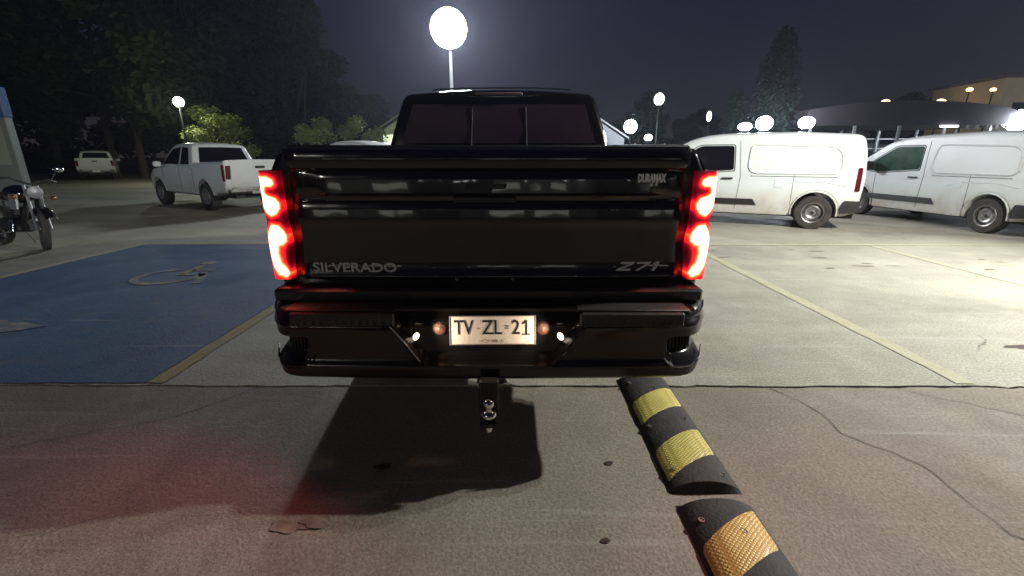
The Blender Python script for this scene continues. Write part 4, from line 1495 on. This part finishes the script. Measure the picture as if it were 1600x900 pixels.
moto_wheel(0.0)
moto_wheel(1.34, 0.0, -0.3)
f_ = MB()
for s in (-0.085, 0.085):
    f_.tube([(s, 1.36 + s * 0.3, 0.32), (s, 1.16 + s * 0.3, 0.78), (s, 1.08 + s * 0.2, 0.98)], [0.026, 0.022, 0.02], 8)
f_.tube([(-0.10, 1.10, 0.84), (0.10, 1.13, 0.84)], 0.03, 8)
f_.build('front_fork', ALLOY, mo)
fd = MB()
P = []
for k in range(9):
    a = R(35) + R(120) * k / 8
    P.append((0, 1.34 + 0.36 * math.cos(a), 0.318 + 0.36 * math.sin(a)))
vs = []
for p in P:
    for q in (-0.07, -0.04, 0, 0.04, 0.07):
        vs.append((q, p[1], p[2] - 8 * q * q))
fd.add(vs, [(i * 5 + j, i * 5 + j + 1, i * 5 + 6 + j, i * 5 + 5 + j) for i in range(8) for j in range(4)])
fd.build('front_mudguard', BLACKG, mo)
fm = MB()
fm.tube([(0, 1.06, 0.92), (0, 0.80, 0.62), (0, 0.70, 0.30), (0, 0.15, 0.33)], 0.028, 8)
fm.tube([(0, 1.02, 0.86), (0, 0.45, 0.74), (0, -0.25, 0.76)], 0.025, 8)
for s in (-0.11, 0.11):
    fm.tube([(s, 0.45, 0.36), (s, 0.0, 0.32)], 0.022, 8)
    fm.tube([(s, -0.02, 0.36), (s, -0.18, 0.70)], 0.022, 8)
fm.build('frame', PLASTIC, mo)
en = MB()
en.box(-0.15, 0.15, 0.34, 0.70, 0.24, 0.46, ch=0.03)
for k in range(6):
    en.box(-0.11, 0.11, 0.52, 0.74, 0.47 + k * 0.03, 0.485 + k * 0.03)
en.box(-0.08, 0.08, 0.54, 0.72, 0.46, 0.64, ch=0.01)
en.build('engine', PLASTIC, mo)
tk = MB()
tk.sphere((0, 0.68, 0.84), 0.30, 18, 12, (0.55, 1.0, 0.48))
tk.build('fuel_tank', BLACKP, mo)
for s in (-0.13, 0.13):
    sh_ = MB()
    sh_.box(min(s, s * 1.25), max(s, s * 1.25), 0.78, 1.02, 0.60, 0.84, ch=0.01)
    sh_.build('tank_shroud', GREYM, mo)
st = MB()
st.box(-0.14, 0.14, -0.42, 0.42, 0.78, 0.86, ch=0.035)
st.build('seat', RUBBER, mo)
tl = MB()
tl.box(-0.09, 0.09, -0.62, -0.38, 0.70, 0.80, ch=0.02)
tl.build('tail_light', REDLENS, mo)
hb_ = MB()
hb_.tube([(-0.38, 0.90, 1.06), (-0.22, 1.0, 1.08), (0, 1.05, 1.00), (0.22, 1.06, 1.08), (0.38, 0.98, 1.06)], 0.014, 8)
hb_.build('handlebar', PLASTIC, mo)
hl = MB()
hl.lathe([(0.05, -0.10), (0.09, -0.02), (0.095, 0.03)], 18, Matrix.Translation((0, 1.18, 0.88)), 'y')
hl.lathe([(0.095, 0.03), (0.05, 0.05), (0.001, 0.055)], 18, Matrix.Translation((0, 1.18, 0.88)), 'y')
hl.build('headlight', GREYM, mo)
for s in (-1, 1):
    m_ = MB()
    m_.tube([(s * 0.28, 1.0, 1.07), (s * 0.36, 0.98, 1.22)], 0.007, 6)
    m_.sphere((s * 0.40, 0.98, 1.26), 0.075, 14, 8, (1, 0.3, 0.6))
    m_.build('rear_view_mirror', CHROME, mo)
    m_ = MB()
    m_.tube([(s * 0.10, 1.14, 0.80), (s * 0.20, 1.15, 0.80)], 0.008, 6)
    m_.sphere((s * 0.23, 1.15, 0.80), 0.035, 10, 8)
    m_.build('turn_signal', mat('amber_lens', (0.12, 0.05, 0.015), 0.3), mo)
ex = MB()
ex.tube([(0.12, 0.66, 0.44), (0.15, 0.72, 0.26), (0.16, 0.40, 0.20), (0.17, 0.0, 0.26), (0.18, -0.45, 0.34)], [0.022, 0.022, 0.024, 0.045, 0.05], 10)
ex.build('exhaust_pipe', CHROME, mo)
ks = MB()
ks.tube([(-0.10, 0.42, 0.26), (-0.28, 0.30, 0.01)], 0.012, 6)
ks.build('kickstand', STEEL, mo)
place(mo, (-7.28, 6.9), (0, 1.34), (0.92, -0.40))
mo.rotation_euler[1] = R(-7)

# ------------------------------------------------------------------ sign at the left edge
sg = empty('sign_totem', (-13.6, 12.0, 0), R(18), 'tall sign board at the left edge, blue on top and grey below', 'sign')
b = MB()
b.box(-0.75, 0.75, -0.14, 0.14, 0.0, 3.05, ch=0.02)
b.build('sign_body', SIGNG, sg)
b = MB()
b.box(-0.77, 0.77, -0.16, 0.16, 2.36, 3.10, ch=0.02)
bp2 = b.build('blue_header', SIGNB, sg)
b = MB()
b.box(-0.6, 0.55, -0.168, -0.158, 2.66, 2.76)
b.build('pale_stripe', SIGNW, bp2)
b = MB()
b.box(-0.62, 0.62, -0.150, -0.14, 1.2, 2.2, ch=0.005)
b.build('notice_panel', mat('notice_grey', (0.24, 0.25, 0.22), 0.5), sg)


# ------------------------------------------------------------------ trees
def leaf_cloud(rng, centers, n, size, squash=1.0):
    mb = MB()
    for _ in range(n):
        c, rad = rng.choice(centers)
        d = Vector((rng.gauss(0, 1), rng.gauss(0, 1), rng.gauss(0, 1)))
        d = d.normalized() * rad * rng.random() ** 0.45
        p = c + Vector((d.x, d.y, d.z * squash))
        a = Vector((rng.gauss(0, 1), rng.gauss(0, 1), rng.gauss(0, 0.6))).normalized()
        b_ = a.orthogonal().normalized()
        s = size * rng.uniform(0.5, 1.3)
        mb.add([p - a * s, p + b_ * s * 0.45, p + a * s, p - b_ * s * 0.45], [(0, 1, 2, 3)])
    return mb


def make_tree(seed, h, cr_, leafm, n=9000, trunk=0.16, base=0.16, lsize=0.20, parent_label=('', '')):
    rng = random.Random(seed)
    t = empty('broadleaf_tree', (0, 0, 0), 0, parent_label[0], 'tree', parent_label[1])
    tr = MB()
    pts = [Vector((0, 0, 0))]
    for k in range(1, 6):
        pts.append(Vector((rng.uniform(-.12, .12) * k * 0.5, rng.uniform(-.12, .12) * k * 0.5, h * 0.62 * k / 5)))
    tr.tube(pts, [trunk * (1 - 0.14 * k) for k in range(6)], 8)
    cent = []
    for k in range(17):
        z0 = h * rng.uniform(base, 0.62)
        a = rng.uniform(0, 2 * PI)
        hh = rng.uniform(0, 1)
        rr = cr_ * (0.35 + 0.65 * math.sin(PI * min(1, 0.18 + hh * 0.75))) * rng.uniform(0.5, 1.0)
        e_ = Vector((rr * math.cos(a), rr * math.sin(a), h * (base + 0.08 + hh * (0.86 - base))))
        s_0 = Vector((0, 0, min(z0, e_.z)))
        tr.tube([s_0, (s_0 + e_) / 2 + Vector((0, 0, 0.15)), e_], [trunk * 0.42, trunk * 0.25, 0.02], 5)
        cent.append((e_, cr_ * rng.uniform(0.26, 0.46)))
    cent.append((Vector((0, 0, h * 0.9)), cr_ * 0.35))
    tr.build('trunk', BARK, t, 40)
    leaf_cloud(rng, cent, n, lsize, 0.8).build('crown', leafm, t, 0, fix=False)
    return t


TG = 'dark trees along the far left side of the lot'
protos = [make_tree(11, 9.5, 3.6, LEAF), make_tree(12, 8.0, 3.0, LEAF), make_tree(13, 11.0, 4.2, LEAF, 11000), make_tree(14, 4.6, 2.0, LEAFLIT, 3200, 0.09, 0.2, 0.12)]
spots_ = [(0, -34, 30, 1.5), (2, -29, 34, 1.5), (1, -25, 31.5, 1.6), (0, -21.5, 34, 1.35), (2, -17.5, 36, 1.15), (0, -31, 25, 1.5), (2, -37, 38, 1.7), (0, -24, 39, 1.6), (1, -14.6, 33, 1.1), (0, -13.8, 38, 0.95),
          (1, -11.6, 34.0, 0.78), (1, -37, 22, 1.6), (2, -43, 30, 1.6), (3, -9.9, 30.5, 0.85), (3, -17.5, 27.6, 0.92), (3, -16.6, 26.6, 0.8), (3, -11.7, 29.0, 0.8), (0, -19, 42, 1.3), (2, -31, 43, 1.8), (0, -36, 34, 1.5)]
used = set()
desc = ['broad dark tree', 'rounded dark tree', 'tall dark tree', 'small tree with lamplit leaf colour']
where = ['second from the left edge behind the motorcycle', 'behind the far white pickup, left side', 'straight behind the far dim white pickup', 'above the white double cab pickup', 'behind the lit small tree', 'just in front of the tree row near the sign', 'deep in the row behind the sign', 'deep in the row behind the far pickup', 'right of the white double cab pickup',
         'behind the gap between the two pickups', 'at the right end of the row, over the minivan', 'leftmost of the row', 'tallest at the left edge', 'next to the small lit house', 'lit by the globe lamp over the white pickup', 'just right of the globe lamp', 'over the minivan roof', 'far behind the globe lamp', 'tallest behind the far pickup', 'standing right beside the far pickup']
for i, (k, x, y, s) in enumerate(spots_):
    t = protos[k] if k not in used else copy_tree(protos[k])
    used.add(k)
    t.location = (x, y, -0.02)
    t.rotation_euler = (0, 0, i * 1.7)
    t.scale = (s, s, s)
    t['label'] = desc[k] + ' ' + where[i]
    t['group'] = TG
RG = 'trees behind the yard on the right'
for i, (k, x, y, s, lb) in enumerate(((0, 34, 62, 0.9, 'dark bushy tree behind the shed roof, left of the warm lamps'), (1, 41, 62, 0.95, 'dark round tree behind the shed roof near the first warm lamp'), (0, 52, 64, 0.95, 'dark tree behind the shed between the two warm lamps'),
                                     (2, 60, 62, 0.8, 'taller dark tree behind the warm-lit building'), (1, 24, 60, 0.9, 'dark tree left of the cypress, far behind'), (0, 15, 56, 0.85, 'dark tree far behind the pale gabled building'), (1, 12.5, 46, 0.72, 'dark tree between the round white lamp and the gabled building'), (1, 17.0, 47, 0.62, 'low dark tree behind the narrow white lamp'), (0, 22.5, 48, 0.55, 'low dark tree behind the three lamps over the van'))):
    t = copy_tree(protos[k])
    t.location = (x, y, -0.02)
    t.rotation_euler = (0, 0, i * 2.3)
    t.scale = (s, s, s)
    t['label'] = lb
    t['group'] = RG


def make_cypress(x, y, h, wd, label):
    t = empty('cypress_tree', (x, y, -0.02), 0, label, 'tree')
    rng = random.Random(int(h * 10))
    tr = MB()
    tr.tube([(0, 0, 0), (0.05, 0, h * 0.5), (0, 0, h * 0.92)], [0.14, 0.09, 0.02], 7)
    tr.build('trunk', BARK, t, 40)
    cent = []
    for k in range(26):
        f = k / 25
        r = wd * (0.35 + 0.65 * math.sin(PI * min(1, 0.25 + f * 0.72))) * 0.5
        cent.append((Vector((rng.uniform(-.25, .25) * r, rng.uniform(-.25, .25) * r, h * (0.06 + 0.9 * f))), r))
    leaf_cloud(rng, cent, 9000, 0.17, 1.2).build('crown', CYP, t, 0, fix=False)
    return t


make_cypress(18.5, 34.0, 9.6, 3.2, 'tall dark cypress standing behind the first white van')
make_cypress(16.6, 35.5, 5.9, 2.2, 'short dark cypress left of the tall one')

# ------------------------------------------------------------------ buildings, walls, shed
hs = empty('small_house', (-7.4, 36.0, -0.7), R(-6), 'small lit house with pale green wall and one bright window, left of the cab', 'house')
b = MB()
b.box(-3.0, 3.0, -2.5, 2.5, 0, 3.1)
b.prism([(-3.0, 3.1), (3.0, 3.1), (0.4, 5.1)], 5.0, Matrix.Translation((0, -2.5, 0)))
b.build('wall', WALLG, hs, 0)
for s, (x0, z0, x1, z1) in enumerate(((-3.4, 2.95, 0.45, 5.18), (0.40, 5.18, 3.4, 2.95))):
    b = MB()
    b.add([(x0, -2.9, z0), (x1, -2.9, z1), (x1, 2.9, z1), (x0, 2.9, z0), (x0, -2.9, z0 + .12), (x1, -2.9, z1 + .12), (x1, 2.9, z1 + .12), (x0, 2.9, z0 + .12)], [(3, 2, 1, 0), (4, 5, 6, 7), (0, 1, 5, 4), (1, 2, 6, 5), (2, 3, 7, 6), (3, 0, 4, 7)])
    b.build('roof', ROOFD, hs, 0)
b = MB()
b.box(-1.5, -0.75, -2.53, -2.48, 2.55, 3.6)
wn = b.build('window', WINLIT, hs, 0)
b = MB()
for (a, c, d, e_) in ((-1.56, -0.69, 2.49, 2.55), (-1.56, -0.69, 3.6, 3.66), (-1.56, -1.5, 2.55, 3.6), (-0.75, -0.69, 2.55, 3.6)):
    b.box(a, c, -2.57, -2.47, d, e_)
b.build('frame', WHITEP, wn, 0)
pl2 = bpy.data.lights.new('porch_light', 'POINT')
pl2.energy = 60
pl2.color = (0.85, 1.0, 0.6)
pl2.shadow_soft_size = 0.15
po = bpy.data.objects.new('porch_light', pl2)
COL.objects.link(po)
po.location = (-9.0, 31.5, 4.2)
gl_ = bpy.data.lights.new('globe_light', 'POINT')
gl_.energy = 280
gl_.color = (0.95, 1.0, 0.62)
gl_.shadow_soft_size = 0.2
po = bpy.data.objects.new('globe_light', gl_)
COL.objects.link(po)
po.location = (-17.84, 25.3, 4.1)

gb = empty('gabled_building', (6.4, 46.0, -0.2), R(-6), 'pale gabled hall with a bright floodlight, right of the pickup cab', 'building')
b = MB()
b.box(-4.2, 4.0, -3.5, 3.5, 0, 3.2)
b.prism([(-4.2, 3.2), (4.0, 3.2), (0.8, 5.2)], 7.0, Matrix.Translation((0, -3.5, 0)))
b.build('wall', mat('pale_hall_wall', (0.24, 0.26, 0.27), 0.8, noise=(0.7, 0.5, (0.32, 0.33, 0.33))), gb, 0)
for (x0, z0, x1, z1) in ((-4.6, 3.08, 0.85, 5.34), (0.8, 5.34, 4.4, 3.08)):
    b = MB()
    b.add([(x0, -4, z0), (x1, -4, z1), (x1, 4, z1), (x0, 4, z0), (x0, -4, z0 + .14), (x1, -4, z1 + .14), (x1, 4, z1 + .14), (x0, 4, z0 + .14)], [(3, 2, 1, 0), (4, 5, 6, 7), (0, 1, 5, 4), (1, 2, 6, 5), (2, 3, 7, 6), (3, 0, 4, 7)])
    b.build('roof', ROOFP, gb, 0)
for k in range(3):
    b = MB()
    b.box(-3.2 + k * 2.4, -1.8 + k * 2.4, -3.53, -3.48, 1.2, 2.6)
    b.build('window', GLASS, gb, 0)

# perimeter wall built of panels between posts
pw = empty('perimeter_wall', (0, 0, 0), 0, 'long low grey wall closing off the yard behind the parked vehicles', 'wall')
pnl = None
for k in range(26):
    x0 = -14.5 + k * 2.5
    if pnl is None:
        b = MB()
        b.box(0.06, 2.44, 0, 0.08, 0.0, 2.3, ch=0.01)
        b.box(0.0, 2.5, -0.03, 0.11, 2.3, 2.40)
        pnl = b.build('panel', WALLC, pw, 0)
        b = MB()
        b.box(-0.08, 0.06, -0.06, 0.12, 0, 2.5)
        pst = b.build('post', WALLC, pw, 0)
        pnl.location = pst.location = (x0, 40.0, 0)
    else:
        for q in (pnl, pst):
            c = q.copy()
            COL.objects.link(c)
            c.location = (x0, 40.0, 0)

shed = empty('open_shed', (28.0, 35.0, 0), R(-3), 'long open shed with a dark sheet roof behind the white vans', 'shed')
b = MB()
N_ = 26
vs = []
for k in range(N_ + 1):
    x = -7.8 + 15.8 * k / N_
    e1 = smooth01((x - 4.5) / 3.5)
    zt_ = 5.0 - 0.012 * (x + 1) ** 2 - 0.55 * e1
    zb_ = 3.45 + 0.25 * e1
    vs += [(x, -3.0, zb_), (x, -3.0, zt_), (x, 4.0, zt_ + 0.15), (x, 4.0, zb_)]
b.add(vs, [(4 * k + i, 4 * k + (i + 1) % 4, 4 * k + 4 + (i + 1) % 4, 4 * k + 4 + i) for k in range(N_) for i in range(4)] + [(3, 2, 1, 0), (4 * N_, 4 * N_ + 1, 4 * N_ + 2, 4 * N_ + 3)])
b.build('roof', DARKB, shed, 30)
for k in range(6):
    for yy in (-2.6, 3.5):
        b = MB()
        b.box(-7.3 + k * 2.95, -7.15 + k * 2.95, yy, yy + 0.15, 0, 3.5)
        b.build('post', POLE, shed, 0)
for z in (2.0, 2.75):
    b = MB()
    b.box(-7.5, 7.6, 3.7, 3.76, z, z + 0.1)
    b.build('rail', POLE, shed, 0)
b = MB()
b.box(0.9, 2.0, -3.15, -3.02, 3.32, 3.42)
b.build('tube_light', LAMPW2, shed, 0)
for k in range(5):
    b = MB()
    b.box(2.6 + k * 0.6, 2.75 + k * 0.6, -3.12, -3.02, 3.2, 3.44)
    b.build('bracket', POLE, shed, 0)

wbld = empty('warm_lit_building', (48.6, 45.0, 0), R(-6), 'cream building in warm light at the right edge', 'building')
b = MB()
b.box(-5.2, 9.0, -3, 5, 0, 8.0)
b.build('wall', WALLY, wbld, 0)
for k in range(5):
    for z0 in (1.0, 4.4):
        b = MB()
        b.box(-4.2 + k * 2.6, -2.9 + k * 2.6, -3.04, -2.98, z0, z0 + 1.6)
        b.build('window', GLASS, wbld, 0)
b = MB()
b.box(-5.5, 9.3, -3.3, 5.3, 8.0, 8.25)
b.build('roof', ROOFD, wbld, 0)


# ------------------------------------------------------------------ lamps
def mast_lamp():
    t = empty('floodlight_mast', (MAST.x, MAST.y, 0), 0, 'tall floodlight mast with a blazing white lamp cluster behind the pickup cab', 'floodlight mast')
    b = MB()
    b.tube([(0, 0, 0), (0, 0, 4), (0, 0, 8.75)], [0.13, 0.10, 0.06], 14)
    b.build('pole', mat('white_pole', (0.8, 0.8, 0.8), 0.4), t, 40)
    b = MB()
    b.box(-0.5, 0.5, -0.12, 0.0, 7.88, 7.98)
    b.box(-0.05, 0.05, -0.12, 0.0, 7.2, 8.7)
    b.build('bracket', POLE, t, 0)
    M = Matrix.Translation((0, -0.40, 7.92)) @ Matrix.Rotation(R(16), 4, 'X')
    b = MB()
    b.lathe([(0.001, 0.34), (0.32, 0.32), (0.75, 0.16), (0.96, 0.0), (0.98, -0.03), (0.95, -0.05)], 48, M, 'y')
    h = b.build('reflector_bowl', GREYM, t, 40)
    b = MB()
    b.lathe([(0.96, -0.03), (0.86, -0.12), (0.55, -0.22), (0.25, -0.27), (0.001, -0.28)], 48, M, 'y')
    b.build('lamp_glass', LAMPW, h, 60)  # dome made oversized so that its disc reads as bloom
    return t


mast_lamp()


def yard_lamp(loc, heads, label):
    t = empty('floodlight_pole', loc, 0, label, 'floodlight pole')
    b = MB()
    hz = heads[0][2]
    b.tube([(0, 0, 0), (0, 0, hz + 0.3)], [0.09, 0.06], 12)
    b.build('pole', POLE, t, 40)
    b = MB()
    b.box(-0.05, 0.05, -0.5, 0.5, hz + 0.05, hz + 0.13)
    b.build('crossbar', POLE, t, 0)
    for (x, y, z, tx, ty) in heads:
        d = Vector((tx - loc[0] - x, ty - loc[1] - y, -z)).normalized()
        M = Matrix.Translation((x - d.x * 0.1, y - d.y * 0.1, z - d.z * 0.1)) @ d.to_track_quat('-Y', 'Z').to_matrix().to_4x4()
        b = MB()
        b.box(-0.16, 0.16, 0.0, 0.12, -0.12, 0.12, M, ch=0.02)
        h = b.build('floodlight', GREYM, t, 0)
        b = MB()
        b.box(-0.14, 0.14, -0.012, 0.003, -0.10, 0.10, M, ch=0.005)
        b.build('lamp_glass', LAMPW2, h, 0)


yard_lamp((7.7, 3.85, 0), [(-0.25, -0.19, 4.45, 1.5, 3.6), (-0.25, 0.20, 4.45, 2.5, 6.5)], 'floodlight pole at the right of the lot, lighting the bays')
yard_lamp((-10.0, -12.0, 0), [(0.1, 0.4, 6.9, 0, 1), (0.1, 0.4, 3.7, -3, 12)], 'unseen floodlight pole added behind the photographer on the left for fill light')


def globe(loc, r, m, name, label, cat, group=None, oval=1.0):
    t = empty(name, (loc[0], loc[1], 0), 0, label, cat, group)
    b = MB()
    b.tube([(0, 0.0, 0), (0, 0.0, loc[2] - r * oval)], [0.07, 0.05], 8)
    b.lathe([(0.06, -0.02), (r * 0.6, 0.0), (r * 0.6, 0.06)], 12, Matrix.Translation((0, 0, loc[2] - r * oval - 0.03)), 'z')
    b.build('pole', PLASTIC, t, 40)
    b = MB()
    b.sphere((0, 0, loc[2]), r, 16, 12, (1, 1, oval))
    b.build('lamp_globe', m, t, 40)
    return t


YG = 'lit lamps scattered behind the lot'
globe((-17.84, 25.8, 4.22), 0.26, LAMPW2, 'street_lamp', 'white globe lamp above the white double cab pickup', 'street lamp', YG)
globe((12.19, 40.0, 5.98), 0.40, LAMPW2, 'street_lamp', 'round white lamp high between the cab and the first van', 'street lamp', YG, 1.2)
globe((16.08, 39.0, 4.56), 0.18, LAMPW2, 'street_lamp', 'narrow white lamp above the front of the first van', 'street lamp', YG, 2.2)
globe((9.47, 38.0, 3.71), 0.5, LAMPW, 'street_lamp', 'brightest white lamp right beside the pickup cab', 'street lamp', YG)
globe((10.97, 38.0, 2.88), 0.32, LAMPW2, 'street_lamp', 'low white lamp just right of the brightest one', 'street lamp', YG, 0.8)
globe((14.7, 30.0, 3.22), 0.40, LAMPW, 'street_lamp', 'left lamp of three shining over the roof of the first van', 'street lamp', YG, 0.6)
globe((15.9, 30.0, 3.42), 0.48, LAMPW, 'street_lamp', 'middle lamp of three shining over the roof of the first van', 'street lamp', YG, 0.9)
globe((18.55, 30.0, 3.46), 0.45, LAMPW, 'street_lamp', 'right lamp of three shining over the roof of the first van', 'street lamp', YG, 0.8)
globe((35.63, 46.0, 6.27), 0.42, LAMPY, 'street_lamp', 'warm yellow lamp above the shed roof, left one', 'street lamp', YG, 0.9)
globe((40.88, 46.0, 6.27), 0.46, LAMPY, 'street_lamp', 'warm yellow lamp above the shed roof, right one', 'street lamp', YG, 0.9)
globe((38.63, 41.0, 6.84), 0.22, LAMPY, 'street_lamp', 'small warm lamp left of the cream building', 'street lamp', YG, 0.7)
globe((40.63, 41.0, 6.84), 0.20, LAMPY, 'street_lamp', 'small warm lamp at the corner of the cream building', 'street lamp', YG, 0.7)
globe((34.0, 32.0, 3.75), 0.8, LAMPW, 'street_lamp', 'large white lamp at the right edge above the second van', 'street lamp', YG, 0.8)
globe((48.5, 40.0, 6.0), 0.7, LAMPY, 'street_lamp', 'warm lamp in front of the cream building', 'street lamp', YG)

# hedge mass closing the far left, and an unseen building added behind the photographer for the tailgate to mirror
rng = random.Random(5)
hc_ = [(Vector((-64 + k * 1.6, 46 + rng.uniform(-1, 1), rng.uniform(0.8, 3.4))), 1.8) for k in range(34)]
hg = leaf_cloud(rng, hc_, 16000, 0.30, 0.9).build('hedge', CYP, None, 0, fix=False)
tag(hg, 'dark overgrown hedge at the far left end of the lot', 'hedge')
bb = empty('mirrored_building', (2, -26, 0), 0, 'unseen low building added behind the photographer, its lit windows made up for the reflections in the black tailgate', 'building')
b = MB()
b.box(-20, 20, -4, 0, 0, 4.2)
b.build('wall', WALLC, bb, 0)
for k in range(8):
    if k in (2, 5):
        continue
    b = MB()
    b.box(-17 + k * 4.4, -14.6 + k * 4.4, 0.0, 0.06, 1.4, 2.4)
    b.build('window', mat('mirrored_window', (1, 1, 1), 0.4, emit=(0.95, 0.95, 0.85), estr=1.3), bb, 0)  # glowing panes added to show as bands in the tailgate
for k in range(9):
    b = MB()
    b.sphere((-16 + k * 3.9 + rng.uniform(-1, 1), 0.25, rng.uniform(2.5, 3.6)), 0.13, 10, 8)
    b.build('mirrored_lamp', LAMPW2, bb, 40)  # made-up lamps, bright specks for the tailgate reflections

# ------------------------------------------------------------------ thin haze volume added to give the lamps their glow
hz = MB()
hz.box(-120, 120, -45, 110, -1.0, 19.0)
ho = hz.build('haze', None, None, 0)
hm = bpy.data.materials.new('glow_haze')
hm.use_nodes = True
hn = hm.node_tree
hn.nodes.remove(hn.nodes['Principled BSDF'])
pv = hn.nodes.new('ShaderNodeVolumePrincipled')
pv.inputs['Color'].default_value = (0.72, 0.78, 1.0, 1)
pv.inputs['Density'].default_value = 0.00075
pv.inputs['Anisotropy'].default_value = 0.6
hn.links.new(pv.outputs[0], hn.nodes['Material Output'].inputs['Volume'])
ho.data.materials.append(hm)
ho['kind'] = 'stuff'
